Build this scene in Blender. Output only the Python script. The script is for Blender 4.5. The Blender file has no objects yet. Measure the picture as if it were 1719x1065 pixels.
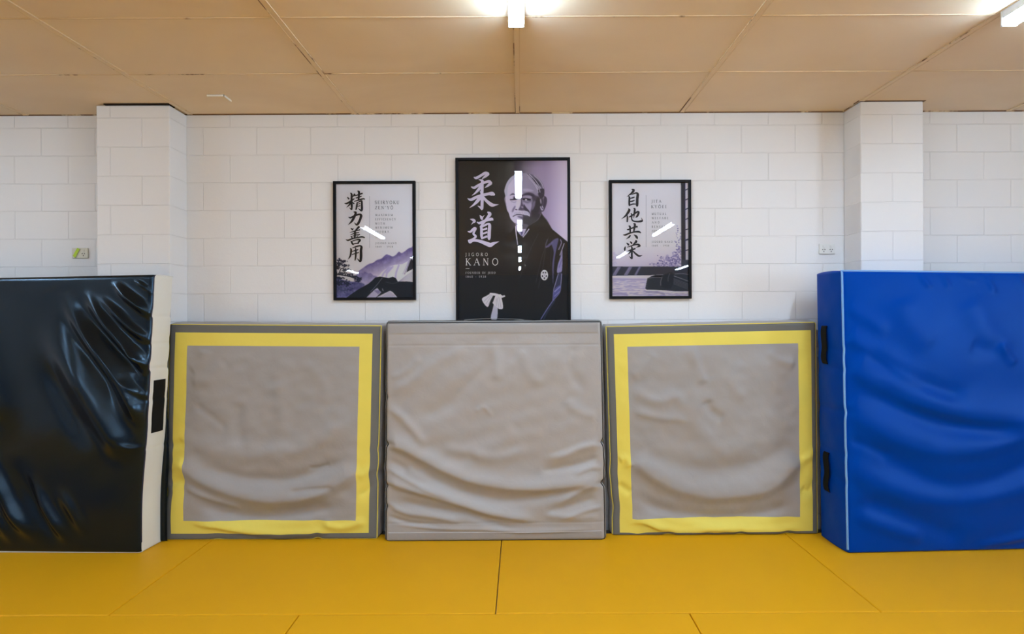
import bpy, bmesh, math, random
import numpy as np
from mathutils import Vector, Matrix

# ------------------------------------------------------------------ camera, world, light, exposure
scene = bpy.context.scene
F, VX, VY, CAMH, ROLL = 881.0, 873.0, 533.0, 1.525, 0.0045     # focal length in pixels of the 1719x1065 frame
WALL, CEIL = 3.847, 3.023                                       # back wall distance, ceiling height
cam_d = bpy.data.cameras.new('camera')
cam = bpy.data.objects.new('camera', cam_d)
scene.collection.objects.link(cam)
cam_d.sensor_width = 36.0
cam_d.lens = F / 1719 * 36.0
cam_d.shift_x = -(VX - 859.5) / 1719
cam_d.shift_y = (VY - 532.5) / 1719
cam_d.clip_start = 0.05
cam.matrix_world = Matrix.Translation((0, 0, CAMH)) @ Matrix.Rotation(math.pi / 2, 4, 'X') @ Matrix.Rotation(-ROLL, 4, 'Z')
scene.camera = cam

world = bpy.data.worlds.new('world')
scene.world = world
world.use_nodes = True
world.node_tree.nodes['Background'].inputs[0].default_value = (0.75, 0.85, 1.0, 1)
world.node_tree.nodes['Background'].inputs[1].default_value = 0.35
vs = scene.view_settings
vs.view_transform = 'Standard'
vs.look = 'None'
vs.gamma = 1
vs.use_curve_mapping = False
vs.exposure = 0.0
LAMP = 90.0                                                     # strength of the LED diffusers
ADDED_WINDOW_LIGHT = 430.0
wl = bpy.data.lights.new('added_window_daylight', 'AREA')  # unseen source added for the cool light from the right
wl.shape = 'RECTANGLE'
wl.size, wl.size_y = 4.4, 1.7
wl.energy = ADDED_WINDOW_LIGHT
wl.color = (0.66, 0.90, 1.16)
wlo = bpy.data.objects.new('added_window_daylight', wl)
scene.collection.objects.link(wlo)
wlo.location = (7.62, -1.6, 1.75)
wlo.rotation_euler = (0, math.radians(90), 0)

# ------------------------------------------------------------------ helpers
def lin(c):
    c = np.asarray(c, dtype=float) / 255.0
    return np.where(c <= 0.04045, c / 12.92, ((c + 0.055) / 1.055) ** 2.4)

def rgb(r, g, b):
    v = lin((r, g, b))
    return (float(v[0]), float(v[1]), float(v[2]), 1.0)

def at(px, py, d):
    """a point seen at pixel (px, py) that stands d metres in front of the camera"""
    dx, dz = px - VX, VY - py
    c, s = math.cos(ROLL), math.sin(ROLL)
    return Vector(((dx * c + dz * s) * d / F, d, CAMH + (-dx * s + dz * c) * d / F))

def pix(X, Z, d):
    """inverse of at() for arrays"""
    a, b = X * F / d, (Z - CAMH) * F / d
    c, s = math.cos(ROLL), math.sin(ROLL)
    return VX + a * c - b * s, VY - (a * s + b * c)

def link(o, parent=None):
    scene.collection.objects.link(o)
    if parent is not None:
        o.parent = parent
        o.matrix_parent_inverse = Matrix.Translation(-Vector(parent.location))
    return o

def obj_bm(name, bm, material, parent=None, smooth=False):
    me = bpy.data.meshes.new(name)
    bm.normal_update()
    bm.to_mesh(me)
    bm.free()
    if smooth:
        me.polygons.foreach_set('use_smooth', [True] * len(me.polygons))
    me.materials.append(material)
    return link(bpy.data.objects.new(name, me), parent)

def obj_np(name, verts, faces, material, parent=None, smooth=True):
    me = bpy.data.meshes.new(name)
    me.from_pydata([tuple(map(float, v)) for v in verts], [], [tuple(map(int, f)) for f in faces])
    me.update()
    if smooth:
        me.polygons.foreach_set('use_smooth', [True] * len(me.polygons))
    me.materials.append(material)
    return link(bpy.data.objects.new(name, me), parent)

def thing(name, label, cat, loc, group=None):
    o = bpy.data.objects.new(name, None)
    o.empty_display_size = 0.1
    scene.collection.objects.link(o)
    o.location = loc
    return tag(o, label, cat, group)

def tag(o, label, cat, group=None):
    o['label'] = label
    o['category'] = cat
    if group:
        o['group'] = group
    return o

def struct(name, bm, material):
    o = obj_bm(name, bm, material)
    o['kind'] = 'structure'
    return o

def box(bm, x0, x1, y0, y1, z0, z1, bevel=0.0, seg=2):
    r = bmesh.ops.create_cube(bm, size=1.0)
    vs_ = r['verts']
    for v in vs_:
        v.co = Vector(((x0 + x1) / 2 + v.co.x * (x1 - x0), (y0 + y1) / 2 + v.co.y * (y1 - y0), (z0 + z1) / 2 + v.co.z * (z1 - z0)))
    if bevel:
        es = list({e for v in vs_ for e in v.link_edges})
        bmesh.ops.bevel(bm, geom=es, offset=bevel, segments=seg, affect='EDGES', profile=0.5)
    return bm

def prism(bm, pts, y0, y1):
    """closed outline pts (x, z) swept from y0 to y1"""
    a = [bm.verts.new((x, y0, z)) for x, z in pts]
    b = [bm.verts.new((x, y1, z)) for x, z in pts]
    bm.faces.new(a)
    bm.faces.new(b[::-1])
    n = len(pts)
    for i in range(n):
        bm.faces.new((a[i], b[i], b[(i + 1) % n], a[(i + 1) % n]))
    bmesh.ops.recalc_face_normals(bm, faces=bm.faces)
    return bm

def catmull(pts, n=8, closed=False):
    P = np.asarray(pts, dtype=float)
    m = len(P)
    if m < 3 and not closed:
        t = np.linspace(0, 1, n + 1)[:, None]
        return P[0] * (1 - t) + P[-1] * t
    out = []
    rng = range(m) if closed else range(m - 1)
    for i in rng:
        p1, p2 = P[i], P[(i + 1) % m]
        p0 = P[i - 1] if (closed or i > 0) else 2 * p1 - p2
        p3 = P[(i + 2) % m] if (closed or i + 2 < m) else 2 * p2 - p1
        for k in range(n):
            t = k / n
            out.append(0.5 * ((2 * p1) + (-p0 + p2) * t + (2 * p0 - 5 * p1 + 4 * p2 - p3) * t * t + (-p0 + 3 * p1 - 3 * p2 + p3) * t ** 3))
    if not closed:
        out.append(P[-1])
    return np.array(out)

# ------------------------------------------------------------------ materials
def nodes(name):
    m = bpy.data.materials.new(name)
    m.use_nodes = True
    nt = m.node_tree
    return m, nt, nt.nodes['Principled BSDF']

def N(nt, kind, **inp):
    n = nt.nodes.new(kind)
    for k, v in inp.items():
        if k.startswith('_'):
            setattr(n, k[1:], v)
        else:
            n.inputs[k.replace('__', ' ')].default_value = v
    return n

def plain(name, col, rough=0.5, spec=0.5, coat=0.0, metal=0.0):
    m, nt, p = nodes(name)
    p.inputs['Base Color'].default_value = col
    p.inputs['Roughness'].default_value = rough
    p.inputs['Specular IOR Level'].default_value = spec
    p.inputs['Coat Weight'].default_value = coat
    p.inputs['Metallic'].default_value = metal
    return m

def fabric(name, col, rough=0.6, spec=0.4, weave=900.0, weave_s=0.10, mottling=0.06, big=0.35, coat=0.0, coat_rough=0.2, tint=(1, 1, 1)):
    """coated cloth: fine weave and crinkle bumps, slight colour variation"""
    m, nt, p = nodes(name)
    tc = N(nt, 'ShaderNodeTexCoord')
    n1 = N(nt, 'ShaderNodeTexNoise', Scale=3.0, Detail=4.0)
    nt.links.new(tc.outputs['Object'], n1.inputs['Vector'])
    ramp = N(nt, 'ShaderNodeMixRGB', _blend_type='MIX')
    c = np.array(col[:3])
    ramp.inputs[1].default_value = (*(c * (1 - mottling)), 1)
    ramp.inputs[2].default_value = (*np.minimum(c * (1 + mottling), 1), 1)
    nt.links.new(n1.outputs['Fac'], ramp.inputs[0])
    nt.links.new(ramp.outputs[0], p.inputs['Base Color'])
    n2 = N(nt, 'ShaderNodeTexNoise', Scale=weave, Detail=1.0)
    nt.links.new(tc.outputs['Object'], n2.inputs['Vector'])
    n3 = N(nt, 'ShaderNodeTexNoise', Scale=14.0, Detail=5.0, Roughness=0.55, Distortion=0.6)
    nt.links.new(tc.outputs['Object'], n3.inputs['Vector'])
    b1 = N(nt, 'ShaderNodeBump', Strength=weave_s, Distance=0.0008)
    nt.links.new(n2.outputs['Fac'], b1.inputs['Height'])
    b2 = N(nt, 'ShaderNodeBump', Strength=big, Distance=0.004)
    nt.links.new(n3.outputs['Fac'], b2.inputs['Height'])
    nt.links.new(b1.outputs['Normal'], b2.inputs['Normal'])
    nt.links.new(b2.outputs['Normal'], p.inputs['Normal'])
    p.inputs['Roughness'].default_value = rough
    p.inputs['Specular IOR Level'].default_value = spec
    p.inputs['Coat Weight'].default_value = coat
    p.inputs['Coat Roughness'].default_value = coat_rough
    p.inputs['Specular Tint'].default_value = (*tint, 1)
    return m

def block_wall(name, col, axis, s_along, s_up, width=0.3948, height=0.2039, offset=0.5, mortar=0.0045):
    m, nt, p = nodes(name)
    geo = N(nt, 'ShaderNodeNewGeometry')
    sep = N(nt, 'ShaderNodeSeparateXYZ')
    nt.links.new(geo.outputs['Position'], sep.inputs[0])
    ax = N(nt, 'ShaderNodeMath', _operation='ADD'); ax.inputs[1].default_value = s_along
    az = N(nt, 'ShaderNodeMath', _operation='ADD'); az.inputs[1].default_value = s_up
    nt.links.new(sep.outputs[axis], ax.inputs[0])
    nt.links.new(sep.outputs['Z'], az.inputs[0])
    # hand-laid wander of the joints
    wob = N(nt, 'ShaderNodeTexNoise', Scale=7.0, Detail=3.0)
    nt.links.new(geo.outputs['Position'], wob.inputs['Vector'])
    ws = N(nt, 'ShaderNodeMath', _operation='MULTIPLY_ADD'); ws.inputs[1].default_value = 0.006; ws.inputs[2].default_value = -0.003
    nt.links.new(wob.outputs['Fac'], ws.inputs[0])
    az2 = N(nt, 'ShaderNodeMath', _operation='ADD')
    nt.links.new(az.outputs[0], az2.inputs[0]); nt.links.new(ws.outputs[0], az2.inputs[1])
    com = N(nt, 'ShaderNodeCombineXYZ')
    nt.links.new(ax.outputs[0], com.inputs['X']); nt.links.new(az2.outputs[0], com.inputs['Y'])
    br = N(nt, 'ShaderNodeTexBrick', _offset=offset, _offset_frequency=2, _squash=1.0)
    br.inputs['Scale'].default_value = 1.0
    br.inputs['Mortar Size'].default_value = mortar
    br.inputs['Mortar Smooth'].default_value = 0.6
    br.inputs['Brick Width'].default_value = width
    br.inputs['Row Height'].default_value = height
    nt.links.new(com.outputs[0], br.inputs['Vector'])
    big = N(nt, 'ShaderNodeTexNoise', Scale=1.7, Detail=3.0)
    nt.links.new(geo.outputs['Position'], big.inputs['Vector'])
    mix = N(nt, 'ShaderNodeMixRGB', _blend_type='MIX')
    c = np.array(col[:3])
    mix.inputs[1].default_value = (*(c * 0.97), 1)
    mix.inputs[2].default_value = (*np.minimum(c * 1.03, 1), 1)
    nt.links.new(big.outputs['Fac'], mix.inputs[0])
    # the painted-over joints: darkened, more in some places than in others
    jn = N(nt, 'ShaderNodeTexNoise', Scale=3.3, Detail=2.0)
    nt.links.new(geo.outputs['Position'], jn.inputs['Vector'])
    jr = N(nt, 'ShaderNodeMapRange'); jr.inputs[1].default_value = 0.35; jr.inputs[2].default_value = 0.65; jr.inputs[3].default_value = 0.02; jr.inputs[4].default_value = 0.16
    nt.links.new(jn.outputs['Fac'], jr.inputs[0])
    jf = N(nt, 'ShaderNodeMath', _operation='MULTIPLY')
    nt.links.new(br.outputs['Fac'], jf.inputs[0]); nt.links.new(jr.outputs[0], jf.inputs[1])
    jm = N(nt, 'ShaderNodeMixRGB', _blend_type='MIX'); jm.inputs[2].default_value = (*(c * 0.45), 1)
    nt.links.new(jf.outputs[0], jm.inputs[0]); nt.links.new(mix.outputs[0], jm.inputs[1])
    nt.links.new(jm.outputs[0], p.inputs['Base Color'])
    fine = N(nt, 'ShaderNodeTexNoise', Scale=120.0, Detail=4.0)
    nt.links.new(geo.outputs['Position'], fine.inputs['Vector'])
    mid = N(nt, 'ShaderNodeTexNoise', Scale=16.0, Detail=3.0)
    nt.links.new(geo.outputs['Position'], mid.inputs['Vector'])
    inv = N(nt, 'ShaderNodeMath', _operation='MULTIPLY'); inv.inputs[1].default_value = -1.0
    nt.links.new(br.outputs['Fac'], inv.inputs[0])
    b0 = N(nt, 'ShaderNodeBump', Strength=0.35, Distance=0.0015); nt.links.new(fine.outputs['Fac'], b0.inputs['Height'])
    b1 = N(nt, 'ShaderNodeBump', Strength=0.35, Distance=0.004); nt.links.new(mid.outputs['Fac'], b1.inputs['Height']); nt.links.new(b0.outputs[0], b1.inputs['Normal'])
    b2 = N(nt, 'ShaderNodeBump', Strength=0.6, Distance=0.005); nt.links.new(inv.outputs[0], b2.inputs['Height']); nt.links.new(b1.outputs[0], b2.inputs['Normal'])
    nt.links.new(b2.outputs[0], p.inputs['Normal'])
    p.inputs['Roughness'].default_value = 0.5
    p.inputs['Specular IOR Level'].default_value = 0.35
    return m

def ceiling_mat():
    m, nt, p = nodes('ceiling_board')
    geo = N(nt, 'ShaderNodeNewGeometry')
    mp = N(nt, 'ShaderNodeMapping'); mp.inputs['Scale'].default_value = (0.9, 1.5, 1.0)
    nt.links.new(geo.outputs['Position'], mp.inputs[0])
    a = N(nt, 'ShaderNodeTexNoise', Scale=1.1, Detail=4.0, Distortion=0.7)
    nt.links.new(mp.outputs[0], a.inputs['Vector'])
    r = N(nt, 'ShaderNodeMapRange'); r.inputs[1].default_value = 0.3; r.inputs[2].default_value = 0.7
    nt.links.new(a.outputs['Fac'], r.inputs[0])
    mx = N(nt, 'ShaderNodeMixRGB'); mx.inputs[1].default_value = rgb(220, 197, 168); mx.inputs[2].default_value = rgb(230, 211, 187)
    nt.links.new(r.outputs[0], mx.inputs[0])
    # scuffs: few, short and brown
    s = N(nt, 'ShaderNodeTexNoise', Scale=9.0, Detail=6.0, Roughness=0.7)
    nt.links.new(mp.outputs[0], s.inputs['Vector'])
    sr = N(nt, 'ShaderNodeMapRange'); sr.inputs[1].default_value = 0.70; sr.inputs[2].default_value = 0.78; sr.inputs[4].default_value = 0.35
    nt.links.new(s.outputs['Fac'], sr.inputs[0])
    m2 = N(nt, 'ShaderNodeMixRGB'); m2.inputs[2].default_value = rgb(120, 92, 64)
    nt.links.new(sr.outputs[0], m2.inputs[0]); nt.links.new(mx.outputs[0], m2.inputs[1])
    nt.links.new(m2.outputs[0], p.inputs['Base Color'])
    p.inputs['Roughness'].default_value = 0.42
    p.inputs['Specular IOR Level'].default_value = 0.4
    return m

def strip_mat(name='ceiling_joint', lo=0.58):
    """painted joint strip, patches of open dark joint along it"""
    m, nt, p = nodes(name)
    geo = N(nt, 'ShaderNodeNewGeometry')
    a = N(nt, 'ShaderNodeTexNoise', Scale=2.3, Detail=5.0, Roughness=0.7)
    nt.links.new(geo.outputs['Position'], a.inputs['Vector'])
    r = N(nt, 'ShaderNodeMapRange'); r.inputs[1].default_value = lo; r.inputs[2].default_value = lo + 0.05
    nt.links.new(a.outputs['Fac'], r.inputs[0])
    mx = N(nt, 'ShaderNodeMixRGB'); mx.inputs[1].default_value = rgb(214, 190, 158); mx.inputs[2].default_value = rgb(112, 80, 52)
    nt.links.new(r.outputs[0], mx.inputs[0])
    nt.links.new(mx.outputs[0], p.inputs['Base Color'])
    p.inputs['Roughness'].default_value = 0.5
    return m

def tatami_mat_material():
    m, nt, p = nodes('yellow_mat_vinyl')
    geo = N(nt, 'ShaderNodeNewGeometry')
    a = N(nt, 'ShaderNodeTexNoise', Scale=1.3, Detail=5.0, Roughness=0.6)
    nt.links.new(geo.outputs['Position'], a.inputs['Vector'])
    mx = N(nt, 'ShaderNodeMixRGB'); mx.inputs[1].default_value = rgb(218, 158, 4); mx.inputs[2].default_value = rgb(228, 166, 10)
    nt.links.new(a.outputs['Fac'], mx.inputs[0])
    s = N(nt, 'ShaderNodeTexNoise', Scale=26.0, Detail=4.0, Roughness=0.7)
    nt.links.new(geo.outputs['Position'], s.inputs['Vector'])
    sr = N(nt, 'ShaderNodeMapRange'); sr.inputs[1].default_value = 0.72; sr.inputs[2].default_value = 0.80; sr.inputs[4].default_value = 0.3
    nt.links.new(s.outputs['Fac'], sr.inputs[0])
    m2 = N(nt, 'ShaderNodeMixRGB'); m2.inputs[2].default_value = rgb(150, 96, 10)
    nt.links.new(sr.outputs[0], m2.inputs[0]); nt.links.new(mx.outputs[0], m2.inputs[1])
    nt.links.new(m2.outputs[0], p.inputs['Base Color'])
    mp = N(nt, 'ShaderNodeMapping'); mp.inputs['Scale'].default_value = (110, 260, 110)
    nt.links.new(geo.outputs['Position'], mp.inputs[0])
    w = N(nt, 'ShaderNodeTexNoise', Scale=1.0, Detail=2.0)
    nt.links.new(mp.outputs[0], w.inputs['Vector'])
    b = N(nt, 'ShaderNodeBump', Strength=0.35, Distance=0.0015)
    nt.links.new(w.outputs['Fac'], b.inputs['Height'])
    nt.links.new(b.outputs[0], p.inputs['Normal'])
    p.inputs['Roughness'].default_value = 0.55
    p.inputs['Specular IOR Level'].default_value = 0.3
    return m

def glass_mat():
    m = bpy.data.materials.new('clear_glass')
    m.use_nodes = True
    nt = m.node_tree
    nt.nodes.clear()
    out = N(nt, 'ShaderNodeOutputMaterial')
    fr = N(nt, 'ShaderNodeFresnel', IOR=1.5)
    tr = N(nt, 'ShaderNodeBsdfTransparent')
    gl = N(nt, 'ShaderNodeBsdfGlossy', Roughness=0.0)
    mx = N(nt, 'ShaderNodeMixShader')
    nt.links.new(fr.outputs[0], mx.inputs[0]); nt.links.new(tr.outputs[0], mx.inputs[1]); nt.links.new(gl.outputs[0], mx.inputs[2])
    nt.links.new(mx.outputs[0], out.inputs[0])
    return m

def print_mat():
    m, nt, p = nodes('printed_paper')
    a = N(nt, 'ShaderNodeAttribute', _attribute_name='ink')
    nt.links.new(a.outputs['Color'], p.inputs['Base Color'])
    p.inputs['Roughness'].default_value = 0.6
    p.inputs['Specular IOR Level'].default_value = 0.2
    return m

def emit_mat(name, col, strength):
    m, nt, p = nodes(name)
    p.inputs['Base Color'].default_value = (0.9, 0.9, 0.9, 1)
    p.inputs['Emission Color'].default_value = col
    p.inputs['Emission Strength'].default_value = strength
    return m

WALL_COL = rgb(226, 224, 224)
M = {}
M['wall'] = block_wall('painted_block', WALL_COL, 'X', 1.1346, -0.0733)
M['pier'] = block_wall('painted_pier_block', WALL_COL, 'X', 2.63, -0.0733, width=0.44, offset=0.5)
M['wall_y'] = block_wall('painted_side_block', WALL_COL, 'Y', 0.0, -0.0733)
M['ceiling'] = ceiling_mat()
M['joint'] = strip_mat()
M['bead'] = strip_mat('joint_bead', 0.52)
M['gap'] = strip_mat('open_gap', 0.40)
M['dark_gap'] = plain('dark_gap', rgb(40, 30, 24), 0.9, 0.1)
M['yellow_mat'] = tatami_mat_material()
M['concrete'] = plain('concrete', rgb(120, 116, 110), 0.8)
M['back_wall'] = plain('grey_blue_paint', rgb(140, 166, 204), 0.6)
M['grey_cloth'] = fabric('grey_canvas', rgb(154, 149, 147), rough=0.5, spec=0.45, big=0.55)
M['grey_vinyl'] = fabric('grey_vinyl', rgb(164, 159, 157), rough=0.42, spec=0.5, big=0.5)
M['dark_cloth'] = fabric('dark_grey_binding', rgb(106, 105, 101), rough=0.7, spec=0.3)
M['yellow_cloth'] = fabric('yellow_band_cloth', rgb(228, 209, 92), rough=0.6, spec=0.35)
M['yellow_pipe'] = plain('yellow_piping', rgb(226, 206, 84), 0.5)
M['black_pipe'] = plain('black_piping', rgb(36, 36, 38), 0.45)
M['grey_pipe'] = plain('grey_piping', rgb(160, 158, 156), 0.5)
M['black_vinyl'] = fabric('black_vinyl', rgb(9, 13, 22), rough=0.24, spec=0.48, tint=(0.5, 0.76, 1.0), weave_s=0.05, big=0.14)
M['white_vinyl'] = fabric('white_vinyl', rgb(226, 222, 212), rough=0.45, spec=0.4, big=0.2)
M['white_pipe'] = plain('white_piping', rgb(228, 226, 220), 0.45)
M['navy'] = plain('navy_seam', rgb(30, 32, 54), 0.5)
M['velcro'] = plain('black_velcro', rgb(20, 20, 20), 0.9, 0.2)
M['blue_vinyl'] = fabric('blue_vinyl', rgb(0, 58, 152), rough=0.36, spec=0.12, tint=(0.15, 0.55, 1.0), weave_s=0.05, big=0.25)
M['blue_pipe'] = plain('pale_blue_piping', rgb(112, 160, 214), 0.45)
M['strap'] = plain('black_webbing', rgb(10, 10, 12), 0.8, 0.2)
M['frame'] = plain('black_frame', rgb(8, 9, 15), 0.45, 0.18)
M['print'] = print_mat()
M['glass'] = glass_mat()
M['plastic'] = plain('white_plastic', rgb(228, 228, 226), 0.25, 0.5)
M['cream_plastic'] = plain('aged_plastic', rgb(214, 208, 190), 0.3, 0.5)
M['hole'] = plain('dark_slot', rgb(40, 38, 36), 0.6)
M['tape'] = plain('lime_tape', rgb(176, 204, 10), 0.5)
M['steel'] = plain('white_steel', rgb(226, 230, 234), 0.35, 0.5)
M['diffuser'] = emit_mat('lit_diffuser', (0.72, 0.98, 1.27, 1), LAMP)

# ------------------------------------------------------------------ room shell
XL, XR, YB = -7.4, 7.4, -11.0
bm = bmesh.new(); box(bm, XL, XR, WALL, WALL + 0.2, -0.04, CEIL - 0.004); struct('wall_back', bm, M['wall'])
bm = bmesh.new(); box(bm, XL - 0.2, XL, YB, WALL + 0.2, -0.04, CEIL); struct('wall_left', bm, M['wall_y'])
bm = bmesh.new()
wy0, wy1, wz0, wz1 = -4.0, 0.8, 0.85, 2.65
box(bm, XR, XR + 0.2, YB, wy0, -0.04, CEIL); box(bm, XR, XR + 0.2, wy1, WALL + 0.2, -0.04, CEIL)
box(bm, XR, XR + 0.2, wy0, wy1, -0.04, wz0); box(bm, XR, XR + 0.2, wy0, wy1, wz1, CEIL)
struct('wall_right', bm, M['wall_y'])
bm = bmesh.new()
for y in (wy0, (wy0 + wy1) / 2 - 0.03, wy1 - 0.06):
    box(bm, XR + 0.05, XR + 0.12, y, y + 0.06, wz0, wz1)
for z in (wz0, wz1 - 0.06):
    box(bm, XR + 0.05, XR + 0.12, wy0, wy1, z, z + 0.06)
struct('added_window_1', bm, M['steel'])  # window added out of view to let the cool light in
bm = bmesh.new(); box(bm, XL, XR, YB - 0.2, YB, -0.04, CEIL); struct('wall_front', bm, M['back_wall'])
bm = bmesh.new(); box(bm, XL - 0.2, XR + 0.2, YB - 0.2, WALL + 0.2, CEIL, CEIL + 0.1); struct('ceiling', bm, M['ceiling'])
bm = bmesh.new(); box(bm, XL, XR, YB, WALL, -0.14, -0.04); struct('floor', bm, M['concrete'])
bm = bmesh.new(); box(bm, XL, XR, YB, 1.695, -0.04, 0.0); o = struct('floor_hall', bm, M['yellow_mat'])
# piers that stand out of the back wall, a dark open joint above them
PF = 3.656
bm = bmesh.new(); box(bm, (163 - VX) * PF / F, -2.436, PF, WALL, -0.04, CEIL - 0.008, 0.006); struct('wall_pier_left', bm, M['pier'])
bm = bmesh.new(); box(bm, 2.378, 2.815, PF, WALL, -0.04, CEIL - 0.004, 0.006)
M['pier_r'] = block_wall('painted_pier_block_right', WALL_COL, 'X', -2.6 + 0.22 * 10, -0.0733, width=0.44, offset=0.5)
struct('wall_pier_right', bm, M['pier_r'])
# joint strips of the ceiling boards
k = 1
for x in (-7.2, -6.0, -4.805, -3.605, -2.406, -1.205, -0.012, 1.188, 2.385, 3.58, 4.78, 5.98, 7.18):
    bm = bmesh.new()
    box(bm, x - 0.015, x + 0.015, YB, WALL, CEIL - 0.004, CEIL + 0.01)
    struct('trim_%d' % k, bm, M['ceiling']); k += 1
    for e in (-0.0155, 0.0155):
        bm = bmesh.new(); box(bm, x + e - 0.0025, x + e + 0.0025, YB, WALL, CEIL - 0.0055, CEIL + 0.01)
        struct('trim_%d' % k, bm, M['bead' if e < 0 else 'joint']); k += 1
for j in range(12):
    y = 3.213 - 0.6 * j
    bm = bmesh.new(); box(bm, XL, XR, y - 0.005, y + 0.005, CEIL - 0.003, CEIL + 0.01); struct('trim_%d' % k, bm, M['joint']); k += 1
# thin cornice bead where boards meet the wall
bm = bmesh.new(); box(bm, XL, XR, WALL - 0.010, WALL, CEIL - 0.006, CEIL + 0.01); struct('trim_%d' % k, bm, M['gap']); k += 1
bm = bmesh.new(); box(bm, -2.885, -2.43, PF - 0.014, PF + 0.05, CEIL - 0.008, CEIL + 0.004); struct('trim_%d' % k, bm, M['dark_gap']); k += 1
bm = bmesh.new(); box(bm, 2.36, 2.83, PF - 0.006, PF + 0.05, CEIL - 0.004, CEIL + 0.004); struct('trim_%d' % k, bm, M['gap']); k += 1

# ------------------------------------------------------------------ yellow floor mats
def floor_mat(x0, x1, y0, y1, label):
    bm = bmesh.new()
    g = 0.0022
    box(bm, x0 + g, x1 - g, y0 + g, y1 - g, -0.04, 0.0, 0.006, 2)
    tag(obj_bm('tatami_mat', bm, M['yellow_mat']), label, 'floor mat', 'yellow floor mats laid edge to edge')
B = [-4.12, -2.126, -0.133, 1.852, 3.84]
for i, lab in enumerate(('yellow floor mat under the black crash mat, far left of the row along the wall',
                         'yellow floor mat in front of the left yellow-banded mat, left of the middle floor seam',
                         'yellow floor mat in front of the right yellow-banded mat, right of the middle floor seam',
                         'yellow floor mat under the blue crash mat, far right of the row along the wall')):
    floor_mat(B[i], B[i + 1], 2.70, 3.70, lab)
B = [-3.142, -1.142, 0.864, 2.864]
for i, lab in enumerate(('yellow floor mat at the bottom left corner, in the row nearest the camera',
                         'yellow floor mat at the bottom middle, in the row nearest the camera',
                         'yellow floor mat at the bottom right corner, in the row nearest the camera')):
    floor_mat(B[i], B[i + 1], 1.70, 2.70, lab)

# ------------------------------------------------------------------ LED battens
def batten(x, y0, y1, label, group):
    t = thing('led_batten', label, 'ceiling light', (x, (y0 + y1) / 2, CEIL))
    if group:
        t['group'] = group
    w = 0.038
    bm = bmesh.new(); box(bm, x - w, x + w, y0 + 0.012, y1 - 0.012, CEIL - 0.044, CEIL, 0.002, 1)
    obj_bm('body', bm, M['steel'], t)
    pts = [(x - w + 0.001, CEIL - 0.044)]
    for i in range(13):
        a = math.pi * i / 12
        pts.append((x - (w - 0.001) * math.copysign(abs(math.cos(a)) ** 0.55, math.cos(a)), CEIL - 0.052 - 0.028 * math.sin(a) ** 0.55))
    pts.append((x + w - 0.001, CEIL - 0.044))
    bm = bmesh.new(); prism(bm, pts, y0 + 0.012, y1 - 0.012)
    obj_bm('diffuser', bm, M['diffuser'], t)
    for ya, yb in ((y0, y0 + 0.012), (y1 - 0.012, y1)):
        bm = bmesh.new(); box(bm, x - w - 0.001, x + w + 0.001, ya, yb, CEIL - 0.080, CEIL, 0.003, 1)
        obj_bm('end_cap', bm, M['plastic'], t)
batten(-0.012, 1.36, 2.575, 'white LED batten on the ceiling at the top middle, above the portrait poster', 'LED battens on the ceiling')
batten(2.41, 1.37, 2.585, 'white LED batten on the ceiling at the top right corner', 'LED battens on the ceiling')
g = 'LED battens on the ceiling'
for (x, y0, y1, l) in ((0.0, -1.05, 0.02, 'LED batten seen as the second reflection down the portrait poster'),
                       (0.0, -3.9, -2.75, 'LED batten seen as the third reflection down the portrait poster'),
                       (0.0, -5.85, -4.68, 'LED batten seen as the fourth reflection down the portrait poster'),
                       (0.0, -8.2, -7.0, 'LED batten seen as the lowest reflection down the portrait poster'),
                       (2.37, -1.61, -0.39, 'LED batten reflected across the small text of the right poster'),
                       (2.38, -5.1, -3.9, 'LED batten reflected beside the lowest brush character of the right poster'),
                       (-2.47, -1.83, -0.58, 'LED batten reflected across the small text of the left poster'),
                       (-2.55, -5.8, -4.6, 'LED batten reflected at the right edge of the left poster'),
                       (4.78, -8.4, -7.1, 'LED batten reflected above the belt in the right poster'),
                       (-5.2, -9.2, -8.05, 'LED batten reflected in the pine tree of the left poster')):
    batten(x, y0, y1, l, g)
for (x, y0, y1, l) in ((-4.85, 1.36, 2.57, 'LED batten added out of the picture to brighten the left side, beyond its left edge near the wall'),
                       (-4.85, -1.6, -0.4, 'LED batten added out of the picture to brighten the left side, above the left of the camera')):
    batten(x, y0, y1, l, g)  # unseen battens added to brighten the left side

# small white plate on the ceiling
t = thing('ceiling_plate', 'small cream plate fixed to the ceiling near the left pier', 'ceiling plate', (-2.027, 3.55, CEIL))
x0, x1, y0, y1 = -2.082, -1.972, 3.505, 3.595
bm = bmesh.new(); box(bm, x0, x1, y0, y1, CEIL - 0.009, CEIL, 0.002, 1); obj_bm('cover', bm, M['ceiling'], t)
bm = bmesh.new()
box(bm, x0 - 0.002, x1 + 0.004, y0 - 0.004, y0 + 0.002, CEIL - 0.013, CEIL - 0.001, 0.001, 1); box(bm, x1 - 0.002, x1 + 0.004, y0 - 0.004, y1, CEIL - 0.013, CEIL - 0.001, 0.001, 1)
obj_bm('rim', bm, M['white_pipe'], t)

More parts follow.
